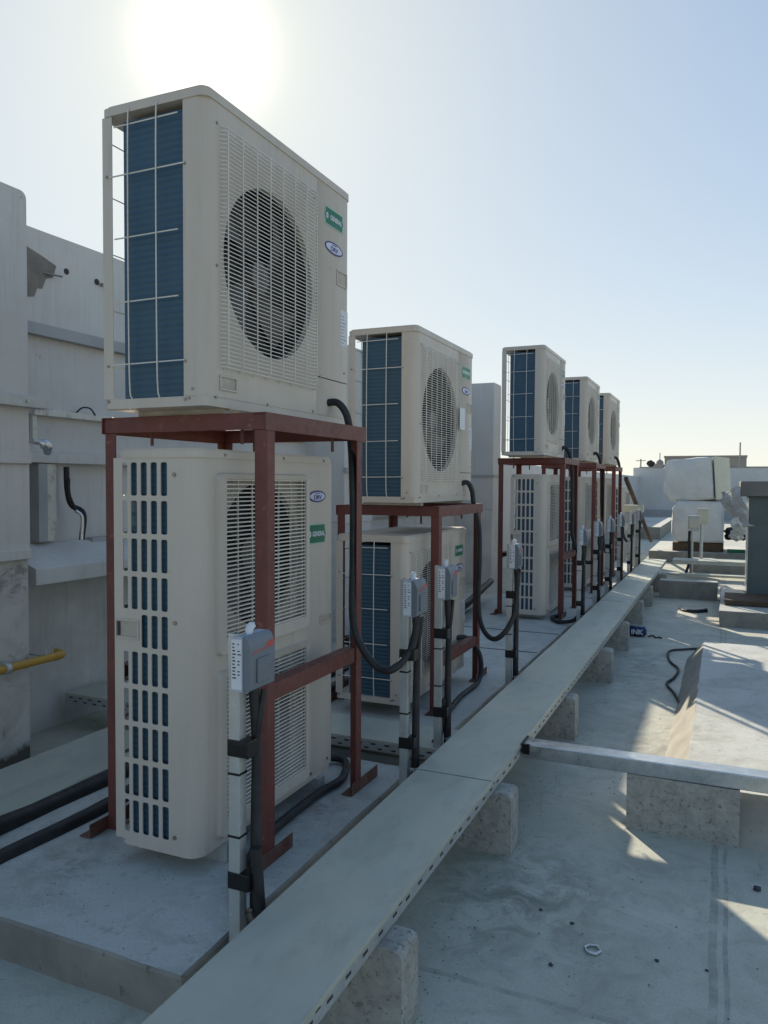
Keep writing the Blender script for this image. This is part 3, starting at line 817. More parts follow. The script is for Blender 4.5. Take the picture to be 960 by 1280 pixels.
# ---- blocks under the main tray
def block_mesh():
    m = MB(); r = .022
    pts = [(-.40, 0), (0, 0), (0, .20)] ; pts = [(-.40, 0), (0, 0)] + arc(-r, .234 - r, r, 0, 90, 4) + [(-.40, .234)]
    m.prism(pts, -.055, .055, axis=1)
    return m
proto = None
ords = ['first and nearest', 'second', 'third', 'fourth', 'fifth', 'sixth', 'seventh', 'eighth']
for i, (y, dx) in enumerate(((1.79, 0), (2.86, .0), (4.30, -.015), (5.63, .005), (6.80, -.01), (8.15, -.02), (9.4, -.03), (10.75, .04))):
    lb = ords[i] + ' concrete block under the long central cable tray'
    if proto is None:
        proto = bev(block_mesh().build('concrete_block', M['block']), .006, 2); o = proto
        tag(o, lb, 'concrete block', 'concrete blocks carrying the central cable tray')
    else:
        o = proto.copy(); COL.objects.link(o); o['label'] = lb
    o.location = (-.71 + dx, y, 0); o.rotation_euler.z = radians(random.uniform(-2.5, 2.5))
m = MB(); m.prism([(-.342, 0), (.077, 0), (.077, .226), (-.342, .228)], 3.235, 3.345, axis=1)
tag(bev(m.build('concrete_block', M['block']), .006, 2), 'wide speckled concrete block under the bright metal channel at right', 'concrete block', 'concrete blocks carrying the galvanised channel')
# bright channel going right
R = empty('steel_channel', (0, 0, 0), 'bright galvanised channel reaching from the central tray to the right edge', 'steel channel')
m = MB(); m.box(-.772, 1.9, 3.235, 3.325, .229, .290); bev(m.build('channel', M['galv_bright'], R), .004, 2)
m = MB(); m.box(-.768, -.74, 3.222, 3.234, .25, .292); m.box(-.775, -.765, 3.21, 3.33, .292, .296); m.build('end_tab', M['tape'], R)

# ------------------------------------------------------------------ stands and units
SX = -1.362
stand((SX, 2.145, P0), 'nearest red oxide steel stand around the closest tall unit')
U1 = single_fan((-1.518, 2.035, 1.648), 'largest and nearest beige outdoor unit on top of the first red stand, sun behind it', W=1.02)
L1 = twin_fan((-1.518, 1.98, .19), 'nearest tall beige outdoor unit with slotted side standing inside the first red stand')
stand((-1.44, 4.02, P0), 'second red stand, lower than the others, around the smaller floor unit', D=.63, L=.80, H=1.145, rail=.24)
U2 = single_fan((-1.518, 3.87, 1.297), 'second upper outdoor unit with a worn green label and white paper tag', W=1.0, H=.955, D=.41, worn=True, tagpaper=True)
L2 = single_fan((-1.545, 3.80, .205), 'low single fan outdoor unit on the plinth under the second red stand', W=1.04, H=.915, D=.42)
S3 = stand((-1.385, 7.36, P0), 'third red stand from the camera around a tall slotted unit', D=.64, L=.74, H=1.525, rail=.55)
L3 = copy_tree(L1, (-1.518, 7.16, .175), 'tall slotted outdoor unit inside the third red stand')
U3 = single_fan((-1.518, 7.05, 1.672), 'third upper outdoor unit, leftmost of the three small distant ones on top', W=1.0, H=1.0, D=.40)
S4 = copy_tree(S3, (-1.385, 9.30, P0), 'fourth red stand from the camera behind the third')
L4 = copy_tree(L1, (-1.518, 9.30, .175), 'tall outdoor unit inside the fourth red stand')
U4 = copy_tree(U3, (-1.518, 9.42, 1.69), 'middle one of the three distant upper outdoor units')
S5 = copy_tree(S3, (-1.385, 11.05, P0), 'fifth and farthest red stand of the row')
L5 = copy_tree(L1, (-1.518, 11.1, .175), 'tall outdoor unit inside the fifth red stand')
U5 = copy_tree(U3, (-1.505, 11.3, 1.70), 'farthest upper outdoor unit at the right end of the top row')
U5.scale.y = 1.12
L6 = copy_tree(L1, (-1.55, 13.6, .05), 'last tall outdoor unit at the row end without a red stand')

# ------------------------------------------------------------------ isolator switches on galvanised posts
def isolator(loc, label, H=1.0, rnd=0):
    R = empty('isolator_post', loc, label, 'isolator post', 'isolator switches on galvanised posts beside the units')
    m = MB(); w = .034; t = .0025
    m.box(-w / 2, w / 2, 0, t, 0, H); m.box(-w / 2, -w / 2 + t, t, w, 0, H); m.box(w / 2 - t, w / 2, t, w, 0, H)
    m.box(-w / 2 + t, -w / 2 + .01, w - t, w, 0, H); m.box(w / 2 - .01, w / 2 - t, w - t, w, 0, H)
    bev(m.build('post', M['galv'], R), .001, 1)
    m = MB(); z0, z1 = H - .15, H - .005
    x0 = .0
    m.prism([(x0, z0), (x0 + .036, z0), (x0 + .036, z1), (x0, z1)], -.012, .112, axis=1)
    B = bev(m.build('switch_box', M['ibox_light'], R), .004, 2)
    m = MB()
    m.prism([(x0 + .0365, z0 - .004), (x0 + .058, z0 + .004), (x0 + .060, z1 - .035), (x0 + .050, z1 - .006), (x0 + .0365, z1 + .004)], -.010, .110, axis=1)
    Cc = bev(m.build('switch_cover', M['ibox'], B), .004, 2)
    m = MB(); m.box(x0 + .0590, x0 + .0645, .02, .085, z0 + .02, z1 - .06); bev(m.build('switch_lever', M['ibox'], Cc), .003)
    m = MB(); m.add([(x0 + .0612, -.003, z1 - .044), (x0 + .0612, .106, z1 - .036), (x0 + .0560, .106, z1 - .020), (x0 + .0560, -.003, z1 - .036)], [(0, 1, 2, 3)]); m.build('warning_strip', M['red'], Cc)
    MB().tube([(x0 + .022, .04, z1), (x0 + .022, .04, z1 + .012), (x0 + .022, .055, z1 + .022)], .011, 10).build('cable_gland', M['white_label'], B)
    m = MB(); m.box(x0 + .002, x0 + .034, -.0135, -.0122, z0 + .006, z1 - .006); lb = m.build('side_label', M['white_label'], B)
    m = MB()
    for k in range(11):
        zz = z0 + .035 + k * .009; a_ = random.uniform(.004, .012)
        m.box(x0 + .006, x0 + .006 + a_, -.0142, -.0136, zz, zz + .0035)
        if k % 3: m.box(x0 + .022, x0 + .022 + random.uniform(.003, .012), -.0142, -.0136, zz, zz + .003)
    m.build('label_print', M['ink'], lb)
    build_each('tape_band', [(-w / 2 - .003, w / 2 + .030, -.003, w + .016, z, z + .046) for z in (H - .33, H * .31)], M['tape'], R, .003)
    build_each('cable_tie', [(-w / 2 - .0015, w / 2 + .0015, -.0015, w + .0015, z, z + .006) for z in (H * .62, H * .45, H * .12)], M['tape'], R)
    m = MB(); m.tube(smooth_path([(.03, .05, H - .15), (.036, .055, H - .3), (.036, .052, H * .5), (.037, .05, H * .3), (.04, .05, H * .15), (.06, .03, .06 + .09), (.10, .06, .16)], 5), .0145, 10)
    m.build('flexible_conduit', M['black'], R); m = MB(); m.tube(smooth_path([(.05, .07, H - .16), (.046, .05, H - .26), (.030, .055, H - .38), (.026, .05, H * .2), (.03, .05, .14)], 5), .009, 8)
    m.build('flexible_conduit', M['black'], R)
    return R
IX = -1.172
I1 = isolator((IX - .012, 1.70, 0), 'nearest grey isolator box on post before the first tall unit')
pos = [(2.86, 1.018, 'second isolator post, in front of the low unit with blue coil'), (3.28, 1.03, 'third isolator post, just left of the second red stand leg'),
       (4.53, 1.045, 'fourth isolator post, standing alone before the third stack'), (6.93, 1.015, 'fifth isolator post, just right of the third red stand leg'),
       (7.9, 1.035, 'sixth isolator post in the far cluster'), (8.7, 1.035, 'seventh isolator post in the far cluster'),
       (9.8, 1.04, 'eighth isolator post in the far cluster'), (10.85, 1.02, 'ninth isolator post near the far end of the row'), (11.85, 1.03, 'tenth and last isolator post of the row')]
for y, h, lb in pos:
    o = copy_tree(I1, (IX + random.uniform(-.006, .006), y, h - 1.0), lb)
    o.rotation_euler.z = radians(random.uniform(-4, 4))
m = MB(); m.box(-1.42, -1.14, 12.4, 12.6, .98, 1.09); tb = empty('terminal_box', (0, 0, 0), 'beige wall box on a post past the last isolator', 'junction box')
bev(m.build('box', M['wrapface'], tb), .006); m = MB(); m.box(-1.29, -1.25, 12.48, 12.52, 0, .98); m.build('post', M['galv'], tb)

# conduits from units to isolators
def cable(pts, r, label, name='cable', mt='black', cat='cable', k=6, grp='black conduits between units and isolators'):
    m = MB(); m.tube(smooth_path(pts, k), r, 12)
    return tag(m.build(name, M[mt]), label, cat, grp)
cable([(-1.53, 2.86, 1.735), (-1.48, 2.87, 1.735), (-1.445, 2.88, 1.69), (-1.43, 2.885, 1.62), (-1.42, 2.88, 1.55), (-1.395, 2.84, 1.46), (-1.385, 2.83, 1.3), (-1.385, 2.83, 1.1), (-1.375, 2.81, .85), (-1.33, 2.80, .74), (-1.26, 2.80, .665), (-1.19, 2.80, .665), (-1.145, 2.88, .74), (-1.135, 2.92, .86)],
      .0155, 'thick black conduit dropping from the nearest upper unit and looping to the second isolator')
cable([(-1.53, 4.66, 1.40), (-1.49, 4.68, 1.41), (-1.465, 4.70, 1.36), (-1.455, 4.715, 1.26), (-1.43, 4.74, 1.14), (-1.41, 4.70, .95), (-1.41, 4.68, .65), (-1.36, 4.62, .50), (-1.24, 4.50, .47), (-1.15, 4.54, .60), (-1.13, 4.57, .87)],
      .0155, 'black conduit dropping from the second upper unit and looping to the fourth isolator')
for i, (y, ye, zt) in enumerate(((7.94, 7.95, 1.76), (10.0, 8.75, 1.78), (11.9, 10.9, 1.79))):
    cable([(-1.53, y - .04, zt), (-1.49, y - .02, zt + .015), (-1.45, y, zt - .05), (-1.43, y + .04, 1.55), (-1.42, y + .04, 1.1), (-1.40, y, .85), (-1.28, (y + ye) / 2 + .02, .62), (-1.15, ye + .05, .68), (-1.13, ye + .05, .87)],
          .019, ['black conduit dropping from the third upper unit into the isolator cluster', 'black conduit dropping from the middle distant upper unit', 'black conduit dropping from the farthest upper unit'][i])
cable([(-1.66, 2.98, .17), (-1.60, 3.08, .155), (-1.53, 3.06, .15), (-1.46, 2.88, .15), (-1.475, 2.7, .15), (-1.47, 2.4, .15), (-1.44, 2.2, .15), (-1.38, 2.0, .150), (-1.27, 1.86, .15), (-1.17, 1.80, .13), (-1.125, 1.76, .16), (-1.125, 1.735, .25), (-1.135, 1.73, .42)],
      .017, 'black conduit curling over the plinth from the nearest tall unit to the first isolator')
cable([(-1.56, 4.66, .42), (-1.49, 4.72, .41), (-1.42, 4.76, .30), (-1.40, 4.68, .16), (-1.40, 4.3, .15), (-1.34, 3.8, .15), (-1.26, 3.42, .16), (-1.18, 3.33, .25), (-1.16, 3.31, .42)],
      .015, 'black conduit running from the low second unit along the plinth to the third isolator')
cable([(-1.40, 7.5, .15), (-1.46, 7.25, .15), (-1.36, 7.05, .15), (-1.22, 7.02, .18), (-1.15, 6.98, .28)], .018, 'black conduit curled at the foot of the third stand')
for i, (x0, y0) in enumerate(((-1.16, 1.735), (-1.14, 2.90), (-1.14, 3.32), (-1.14, 4.57), (-1.14, 6.97))):
    cable([(x0 + .0, y0, .24), (x0 + .02, y0 + .02, .19), (x0 + .06, y0 + .05, .17), (x0 + .12, y0 + .09, .20)], .014,
          ['ribbed grey conduit', 'grey conduit', 'grey conduit', 'grey conduit', 'grey conduit'][i] + ' entering the tray at the foot of the %s isolator post' % ['nearest', 'second', 'third', 'fourth', 'fifth'][i], mt='galv' if i else 'screw', grp='short conduits from isolator posts into the tray', cat='conduit', name='conduit')
# pipework behind the stacks
for i, (y0, y1, x, z) in enumerate(((5.0, 8.8, -2.5, .26), (5.3, 9.0, -2.62, .18), (5.6, 8.2, -2.75, .52))):
    m = MB(); m.tube([(x, y0, z), (x + .3, (y0 + y1) / 2, z + .01), (x, y1, z)], .035, 12)
    tag(m.build('insulated_pipe', M['black']), ['lower black insulated pipe behind the second stand', 'black insulated pipe lying deepest behind the second stand', 'raised black insulated pipe behind the third stand'][i], 'pipe', 'insulated pipes behind the unit row')
m = MB(); m.tube([(-1.32, 11.7, 1.5), (-1.25, 15.3, .35)], .035, 4)
tag(m.build('leaning_pole', M['brown']), 'brown steel pole leaning down beyond the last red stand', 'pole')

# ------------------------------------------------------------------ right side objects
# dark grey cabinet
R = empty('equipment_cabinet', (.25, 9.5, .16), 'tall dark grey-green cabinet at the right edge with overhanging lid', 'cabinet')
m = MB(); m.box(.0, 1.3, 0, .9, .03, 1.12); bev(m.build('body', M['cabinet'], R), .008)
m = MB(); m.box(.05, 1.25, .05, .85, .0, .03); m.build('skirt', M['dark'], R)
m = MB(); m.box(-.005, .0, .02, .88, .04, 1.1); m.build('lit_side_plate', M['galv_bright'], R)  # bright plate added to imitate the sunlit side of the cabinet
m = MB(); m.box(-.09, 1.4, -.10, .98, 1.06 + .06, 1.29); bev(m.build('lid', M['lid'], R), .012)
m = MB(); m.box(.28, .284, -.004, 0, .05, 1.1); m.box(.30, 1.28, -.006, -.001, .08, .8); m.build('door', M['cabinet'], R)
# torn plastic draped at its side
import bmesh
def crumple(name, c, s, m_, label, cat, seed, res=3, amp=.25, parent=None):
    random.seed(seed)
    bm = bmesh.new(); bmesh.ops.create_icosphere(bm, subdivisions=res, radius=1)
    from mathutils import noise as mn
    for v in bm.verts:
        k = 1 + amp * mn.noise(v.co * 2.3 + Vector((seed, 0, 0))) * 2
        v.co = Vector((v.co.x * s[0] * k, v.co.y * s[1] * k, v.co.z * s[2] * k)) + Vector(c)
    me = bpy.data.meshes.new(name); bm.to_mesh(me); bm.free(); me.materials.append(m_)
    o = bpy.data.objects.new(name, me); COL.objects.link(o)
    return tag(o, label, cat)
def sheet(name, pts, thick, m_, label, cat, seed=1):
    """crumpled sheet through a grid of 3D points"""
    from mathutils import noise as mn
    n, k = len(pts), len(pts[0]); f = 6; vs = []
    for i in range((n - 1) * f + 1):
        for j in range((k - 1) * f + 1):
            a, b = min(i / f, n - 1 - 1e-6), min(j / f, k - 1 - 1e-6); ia, jb = int(a), int(b); u, v = a - ia, b - jb
            P = (Vector(pts[ia][jb]) * (1 - u) * (1 - v) + Vector(pts[ia + 1][jb]) * u * (1 - v) + Vector(pts[ia][jb + 1]) * (1 - u) * v + Vector(pts[ia + 1][jb + 1]) * u * v)
            P += Vector((mn.noise(P * 9 + Vector((seed, 0, 0))), mn.noise(P * 9 + Vector((0, seed, 0))), mn.noise(P * 9))) * .05
            vs.append(P)
    w = (k - 1) * f + 1
    m = MB(); m.add(vs, [(i * w + j, i * w + j + 1, (i + 1) * w + j + 1, (i + 1) * w + j) for i in range((n - 1) * f) for j in range(w - 1)])
    o = m.build(name, m_); s = o.modifiers.new('s', 'SOLIDIFY'); s.thickness = thick
    return tag(o, label, cat)
sheet('plastic_sheet', [[(.16, 9.42, 1.40), (.10, 9.5, 1.36), (-.02, 9.8, 1.33)], [(.20, 9.40, 1.22), (.06, 9.6, 1.20), (-.06, 9.9, 1.22)], [(.25, 9.42, 1.02), (.20, 9.5, 1.03), (.10, 9.8, 1.04)], [(.30, 9.44, .92), (.27, 9.45, .93), (.22, 9.6, .95)]],
      .004, M['plastic'], 'torn white plastic sheet hanging off the cabinet corner', 'plastic sheet', 3)
m = MB(); m.box(.02, 1.0, 8.72, 9.35, .165, .215); tag(bev(m.build('timber_board', M['brown']), .004), 'dark brown timber board lying before the grey cabinet', 'board')
# wrapped bundles
def bundle(c, s, rx, ry, rz, label, seed, sag=.0):
    from mathutils import noise as mn
    R = empty('wrapped_bundle', c, label, 'wrapped bundle', 'white wrapped bundles stacked on the far plinth')
    bm = bmesh.new(); bmesh.ops.create_cube(bm, size=1.0); bmesh.ops.subdivide_edges(bm, edges=bm.edges, cuts=14, use_grid_fill=True)
    rot = Matrix.Rotation(rz, 3, 'Z') @ Matrix.Rotation(ry, 3, 'Y') @ Matrix.Rotation(rx, 3, 'X')
    for v in bm.verts:
        p = Vector(v.co)
        for ax in range(3):   # puff the faces a little
            q = [abs(p[(ax + 1) % 3]) * 2, abs(p[(ax + 2) % 3]) * 2]
            if abs(abs(p[ax]) - .5) < 1e-4 and not (ax == 0 and p.x > 0): p[ax] *= 1 + .07 * (1 - q[0] ** 2) * (1 - q[1] ** 2)
        rr = .5 if p.x < 0 else 0
        e = max(0, abs(p.z) * 2 - .6) * max(0, -p.x * 2 - .55) * .55
        p.x += e
        n = mn.noise(p * 3.2 + Vector((seed, 0, 0))) * .035 + mn.noise(p * 8 + Vector((seed, 3, 0))) * .012
        p = Vector((p.x * s[0], p.y * s[1], p.z * s[2])) * (1 + n)
        v.co = rot @ p
    me = bpy.data.meshes.new('wrap'); bm.to_mesh(me); bm.free(); me.materials.append(M['plastic'])
    for pl in me.polygons: pl.use_smooth = True
    o = bpy.data.objects.new('wrap', me); COL.objects.link(o); o.parent = R
    return R, rot
b2, rt_ = bundle((-.44, 15.5, .74), (.86, .9, .74), 0, 0, .0, 'lower white wrapped bundle resting on the far plinth', 2)
b1, rt_ = bundle((-.50, 15.55, 1.50), (.86, .95, .76), 0, radians(-4), radians(-15), 'upper white wrapped bundle tilted on top of the other', 9)
m = MB(); vs = [rt_ @ Vector((.474, y * .485, z * .385)) for y, z in ((-1, -1), (1, -1), (1, 1), (-1, 1))]; vs += [v + rt_ @ Vector((.012, 0, 0)) for v in vs]
m.add(vs, [(0, 1, 2, 3), (4, 7, 6, 5), (0, 4, 5, 1), (1, 5, 6, 2), (2, 6, 7, 3), (3, 7, 4, 0)]); m.build('end_board', M['wrapface'], b1)
m = MB(); m.box(-.86, .0, 15.1, 15.9, .2, .355); m.box(-.55, -.35, 15.05, 15.098, .2, .27); m.box(-.2, -.06, 15.05, 15.098, .2, .26)
tag(m.build('timber_pallet', M['brown']), 'dark timber base under the lower wrapped bundle', 'pallet')
# two isolators standing at right
def iso2(loc, label, bw, bh, H, mt, taper):
    R = empty('isolator_post', loc, label, 'isolator post', 'isolators on thin posts before the wrapped bundles')
    m = MB(); m.box(-bw / 2, bw / 2, -.06, .06, H - bh, H); bev(m.build('switch_box', M[mt], R), .006)
    m = MB(); m.box(-bw / 2 + .02, bw / 2 - .02, -.075, -.06, H - bh + .05, H - .04); bev(m.build('switch_cover', M['wrapface'], R), .004)
    m = MB(); m.tube([(-.02, 0, 0), (-.02, 0, H - bh)], .02 if not taper else .03, 6)
    m.build('post', M['galv'], R)
    if not taper:
        m = MB(); m.tube(smooth_path([(-.06, .02, H - bh), (-.065, .02, .5), (-.06, .02, .2), (-.10, -.1, .03)], 5), .022, 8); m.build('flexible_conduit', M['black'], R)
    return R
iso2((-.43, 12.95, 0), 'shorter isolator with black conduit before the wrapped bundles', .17, .24, .93, 'galv', 0)
iso2((-.32, 13.9, .17), 'taller beige isolator just right of the shorter one', .18, .27, .85, 'wrapface', 1)
# clutter between bundle and cabinet
crumple('rag_heap', (.22, 15.6, .52), (.22, .25, .13), M['dark'], 'dark heap of scrap between the bundles and the cabinet', 'scrap heap', 4)
crumple('plastic_scrap', (.20, 15.2, .50), (.11, .1, .10), M['plastic'], 'small crumpled white plastic lying on the dark scrap heap', 'plastic scrap', 5)
crumple('plastic_bag', (.36, 15.0, .78), (.22, .18, .24), M['plastic'], 'pale crumpled plastic bag next to the cabinet', 'plastic bag', 6)
m = MB(); m.box(.06, .6, 14.92, 15.0, .21, .27); tag(m.build('green_strip', M['green_stuff']), 'green strip lying at the foot of the scrap heap', 'strip')
# bag, cables and bits on the floor
R = empty('blue_bag', (-.72, 7.46, 0), 'small blue bag with white letters lying by a block', 'bag')
m = MB()
n = 14
for i in range(n): pass
from mathutils import noise as mn
vs = []; fs = []; 
for i in range(9):
    for j in range(16):
        a = 2 * pi * j / 16; u = i / 8; pr = (1 - abs(2 * u - 1) ** 4) ** .5 * .5 + .5
        P = Vector(((u - .5) * .17, cos(a) * .04 * pr, .045 + sin(a) * .045 * pr)); P += Vector((0, 1, 1)) * mn.noise(P * 30) * .012
        P.z = max(P.z, .003); vs.append(P)
for i in range(8):
    for j in range(16): fs.append((i * 16 + j, i * 16 + (j + 1) % 16, (i + 1) * 16 + (j + 1) % 16, (i + 1) * 16 + j))
fs += [tuple(range(16)), tuple(range(128, 144))]
m.add(vs, fs, True); m.build('bag', M['blue_bag'], R)
text_face('iNK', .062, M['white_label'], R, (.005, -.052, .045), face='-y', offset=.002, depth=.004)
cable([(-.62, 7.45, .008), (-.58, 7.5, .008), (-.55, 7.42, .008), (-.52, 7.45, .008), (-.50, 7.40, .01)], .006, 'tiny tangle of black wire right of the blue bag', grp=None)
cable([(-.13, 7.09, .012), (-.27, 6.98, .012), (-.40, 6.83, .012), (-.37, 6.45, .012), (-.295, 6.2, .012), (-.31, 5.9, .012), (-.345, 5.7, .012), (-.28, 5.45, .012), (-.23, 5.2, .012), (-.20, 5.17, .02), (-.15, 5.25, .07)], .009,
      'thin black cable zigzagging along the floor beside the sunlit plinth', grp=None, k=4)
cable([(-.44, 9.35, .012), (-.40, 9.15, .014), (-.28, 9.1, .016), (-.16, 9.2, .02)], [.012] * 9 + [.02] * 9 + [.026], 'short thick black hose piece lying before the far kerb', grp=None, k=6, cat='hose', name='hose')
m = MB(); m.tube([(-.336 + .024 * cos(2 * pi * k / 6), 2.332 + .024 * sin(2 * pi * k / 6), .006) for k in range(7)], .0045, 6)
tag(m.build('locknut_ring', M['galv_bright']), 'bright hexagonal locknut ring lying on the open floor', 'metal ring')
random.seed(5)
for i, (x, y, r_) in enumerate(((-.419, 2.452, .0055), (-.527, 2.489, .005), (.129, 2.923, .011), (-.156, 2.358, .005), (-.437, 2.21, .006), (-.02, 2.37, .004))):
    o = crumple('pebble', (x, y, r_ * .6), (r_ * 1.2, r_, r_ * .7), M['ink'], ['dark speck of debris just above the metal ring', 'dark pebble left of the metal ring', 'largest dark scrap near the right edge of the floor', 'tiny dark pebble right of the metal ring', 'dark flake lying left below the metal ring', 'tiny pebble far right of the metal ring'][i], 'debris', i, 2, .4)
    o['group'] = 'bits of debris on the roof floor'

# loose grit and cement crumbs nobody could count
random.seed(11)
m = MB()
def crumb(x, y, z, r):
    t = (1 + 5 ** .5) / 2
    o = [Vector(v).normalized() for v in ((0, 0, 1), (0, 0, -.3), (1, 0, .2), (-1, 0, .2), (0, 1, .2), (0, -1, .2))]
    k = [p * r * random.uniform(.5, 1.1) + Vector((x, y, z + r * .25)) for p in o]
    m.add(k, [(0, 2, 4), (0, 4, 3), (0, 3, 5), (0, 5, 2), (1, 4, 2), (1, 3, 4), (1, 5, 3), (1, 2, 5)])
for i in range(900):
    x, y = random.uniform(-.75, 1.0), 1.2 + 7 * random.random() ** 1.5
    if x > -.3 and 3.2 < y < 6.6: continue
    crumb(x, y, 0, random.choice((.0015, .002, .002, .003, .0045)))
for i in range(500): crumb(random.uniform(-2.3, -1.28), random.uniform(1.6, 3.1), P0, random.choice((.0015, .002, .003)))
for i in range(500): crumb(-.72 + random.gauss(0, .05), random.uniform(1.2, 8), 0, random.choice((.002, .003, .004)))
tag(m.build('roof_grit', M['plinth_side']), None, None, None, 'stuff')

# ------------------------------------------------------------------ far skyline
def far_building(name, x0, x1, y, top, label, dome=False, mt='far', parts=None):
    R = empty(name, (0, y, -16), label, 'building', 'buildings beyond the end parapet')
    m = MB(); m.box(x0, x1, 0, 14, 0, top + 16); m.build('walls', M[mt], R)
    if dome:
        cx = (x0 + x1) / 2; r = (x1 - x0) / 2
        m = MB(); m.tube([(cx, 7, top + 16), (cx, 7, top + 16.8), (cx, 7, top + 17.3)], [r, r * .9, r * .2], 16); m.tube([(cx, 7, top + 17.3), (cx, 7, top + 19)], .12, 5); m.build('dome', M[mt], R)
    else:
        m = MB(); m.box(x0 - .15, x1 + .15, -.15, 14.15, top + 16.001, top + 16.4); m.build('roof_rim', M[mt], R)
        m = MB()
        x = x0 + 1
        while x < x1 - 2:
            for z in range(2, int(top + 16), 3): m.box(x, x + 1.1, -.05, -.01, z, z + 1.5)
            x += 3
        m.build('windows', M['dark'], R)
    return R
far_building('domed_tower', -16.1, -14.2, 200, 6.6, 'small round-topped tower on the skyline left of the bundles', True)
far_building('far_building', -13.8, -11.0, 205, 5.9, 'small low building next to the domed tower')
far_building('far_building', -12.2, 4.1, 180, 7.4, 'wide beige block rising behind the upper wrapped bundle')
far_building('far_building', -70, -20, 260, 4.0, 'long hazy building hidden behind the row of units')
far_building('far_building', 5.5, 60, 260, 5.3, 'long low pale building at the right of the skyline')
def mast(x, y, z0, h, label):
    m = MB(); m.tube([(x, y, z0), (x, y, z0 + h)], .03 * y / 34, 5); m.tube([(x - .2 * y / 34, y, z0 + h * .8), (x + .2 * y / 34, y, z0 + h * .8)], .02 * y / 34, 4)
    tag(m.build('antenna', M['screw']), label, 'antenna')
mast(-3.25, 34.1, 2.16, .33, 'thin antenna on the parapet left of the domed tower')
mast(2.35, 150, -16, 25, 'dark mast in front of the beige block at right')
crumple('roof_clutter', (-2.85, 34.1, 2.30), (.16, .12, .14), M['dark'], 'small dark lump sitting on the far parapet', 'roof clutter', 8, 2)
for i, x in enumerate((1.9, 2.6, 3.3)):
    crumple('roof_clutter', (x, 34.15, 2.19), (.28, .12, .07), M['dark'], ['left', 'middle', 'right'][i] + ' of three dark lumps on the parapet above the cabinet', 'roof clutter', 20 + i, 2)

# ------------------------------------------------------------------ sun, sky, camera
SUN = Vector((-.528, .707, .475)).normalized()
el = math.asin(SUN.z); az = math.atan2(SUN.x, SUN.y)
w = bpy.data.worlds.new('World'); SC.world = w; w.use_nodes = True
nt = w.node_tree; nt.nodes.clear()
out = nn(nt, 'ShaderNodeOutputWorld'); bg = nn(nt, 'ShaderNodeBackground')
sky = nn(nt, 'ShaderNodeTexSky', sky_type='NISHITA'); sky.sun_disc = False
sky.sun_elevation = el; sky.sun_rotation = az
sky.altitude = 10; sky.air_density = 1.0; sky.dust_density = 1.2; sky.ozone_density = 1.5
bg.inputs[1].default_value = .10
SKYK = .27; SKYC = (7.0, 8.5, 10.2)
# glare of the low sun in dusty air, centred on the sun's direction
tc = nn(nt, 'ShaderNodeTexCoord')
dt = nn(nt, 'ShaderNodeVectorMath', operation='DOT_PRODUCT'); nt.links.new(tc.outputs['Generated'], dt.inputs[0]); dt.inputs[1].default_value = SUN
ac = math_(nt, 'ARCCOSINE', math_(nt, 'MINIMUM', dt.outputs['Value'], 1.0))
disc = math_(nt, 'MULTIPLY', math_(nt, 'EXPONENT', math_(nt, 'MULTIPLY', math_(nt, 'POWER', math_(nt, 'DIVIDE', ac, radians(2.7)), 2.0), -1.0)), 13.0)
halo = math_(nt, 'MULTIPLY', math_(nt, 'EXPONENT', math_(nt, 'MULTIPLY', math_(nt, 'DIVIDE', ac, radians(7.0)), -1.0)), 3.0)
g = math_(nt, 'ADD', disc, halo)
gc = nn(nt, 'ShaderNodeVectorMath', operation='SCALE'); gc.inputs[0].default_value = (1, .88, .62); nt.links.new(g, gc.inputs['Scale'])
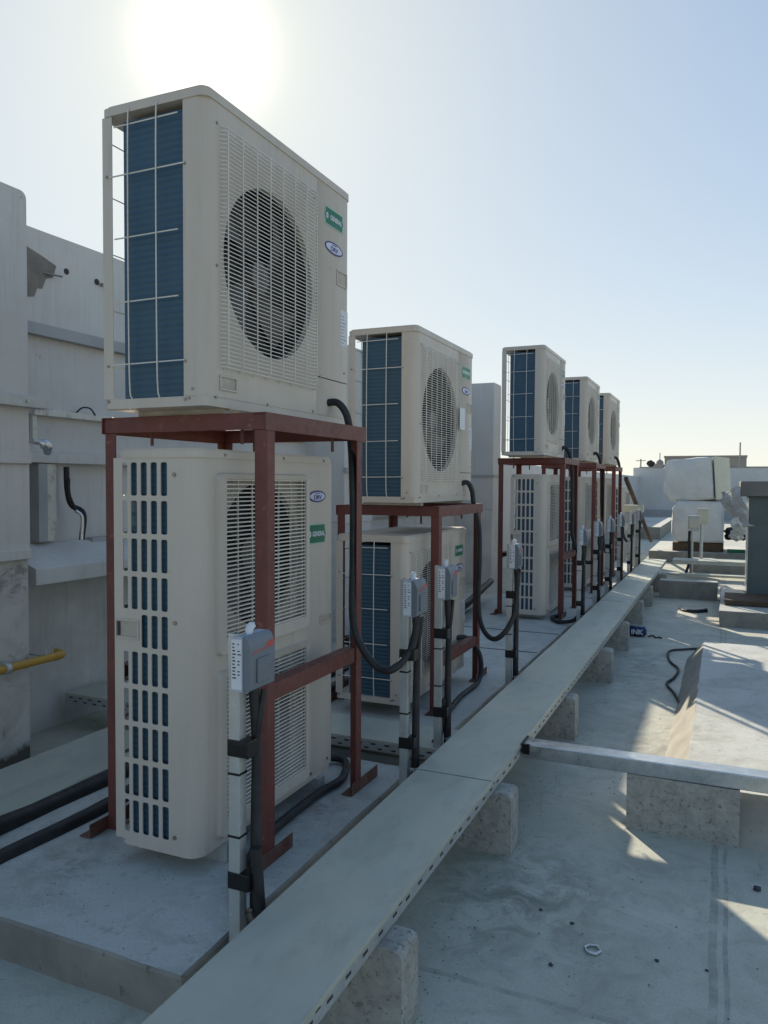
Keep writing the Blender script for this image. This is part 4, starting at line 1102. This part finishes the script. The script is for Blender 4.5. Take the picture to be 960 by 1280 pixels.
# dusty air evens the sky out: soft shoulder on the Nishita radiance
def vm(op, a, b=None):
    n = nn(nt, 'ShaderNodeVectorMath', operation=op)
    for k, v in enumerate((a, b)):
        if v is None: continue
        if isinstance(v, bpy.types.NodeSocket): nt.links.new(v, n.inputs[k])
        else: n.inputs[k].default_value = v
    return n.outputs[0]
v = vm('MULTIPLY', sky.outputs[0], (SKYK,) * 3)
v = vm('DIVIDE', v, vm('ADD', v, (1, 1, 1)))
v = vm('MULTIPLY', v, SKYC)
att = math_(nt, 'SUBTRACT', 1.0, math_(nt, 'MULTIPLY', math_(nt, 'EXPONENT', math_(nt, 'MULTIPLY', math_(nt, 'DIVIDE', ac, radians(28)), -1.0)), .34))
atv = nn(nt, 'ShaderNodeVectorMath', operation='SCALE'); nt.links.new(v, atv.inputs[0]); nt.links.new(att, atv.inputs['Scale'])
v = vm('MULTIPLY', atv.outputs[0], (1, 1, 1))
warm = math_(nt, 'EXPONENT', math_(nt, 'MULTIPLY', math_(nt, 'DIVIDE', ac, radians(22)), -1.0))
v = mix(nt, warm, v, mix(nt, 1.0, v, (1.12, 1.0, .84), 'MULTIPLY'))
sz = nn(nt, 'ShaderNodeSeparateXYZ'); nt.links.new(tc.outputs['Generated'], sz.inputs[0])
low = math_(nt, 'MULTIPLY', math_(nt, 'EXPONENT', math_(nt, 'MULTIPLY', math_(nt, 'ABSOLUTE', sz.outputs[2]), -7.0)), .8)
v = mix(nt, low, v, (7.9, 7.6, 6.4))     # dust layer over the horizon
v = vm('ADD', v, gc.outputs[0])
nt.links.new(v, bg.inputs[0]); nt.links.new(bg.outputs[0], out.inputs[0])

sl = bpy.data.lights.new('sun', 'SUN'); sl.energy = 4.8; sl.angle = radians(.53); sl.color = (1, .90, .74)
so = bpy.data.objects.new('sun', sl); COL.objects.link(so); so.rotation_euler = SUN.to_track_quat('Z', 'Y').to_euler()

cam = bpy.data.cameras.new('camera'); co = bpy.data.objects.new('camera', cam); COL.objects.link(co)
cam.sensor_fit = 'HORIZONTAL'; cam.sensor_width = 36; cam.lens = 965 / 960 * 36; cam.clip_end = 8000; cam.clip_start = .05
yw, pt, rl = radians(23.8), radians(2.1), radians(.3)
fw = Vector((-sin(yw) * cos(pt), cos(yw) * cos(pt), -sin(pt))); rt = Vector((cos(yw), sin(yw), 0)); up = rt.cross(fw)
rt2 = rt * cos(rl) + up * sin(rl); up2 = -rt * sin(rl) + up * cos(rl)
co.matrix_world = Matrix(((rt2.x, up2.x, -fw.x, 0), (rt2.y, up2.y, -fw.y, 0), (rt2.z, up2.z, -fw.z, 1.4), (0, 0, 0, 1)))
SC.camera = co
SC.view_settings.view_transform = 'Standard'; SC.view_settings.look = 'None'; SC.view_settings.exposure = .5; SC.view_settings.gamma = 1
SC.cycles.max_bounces = 6
SC.cycles.use_denoising = True
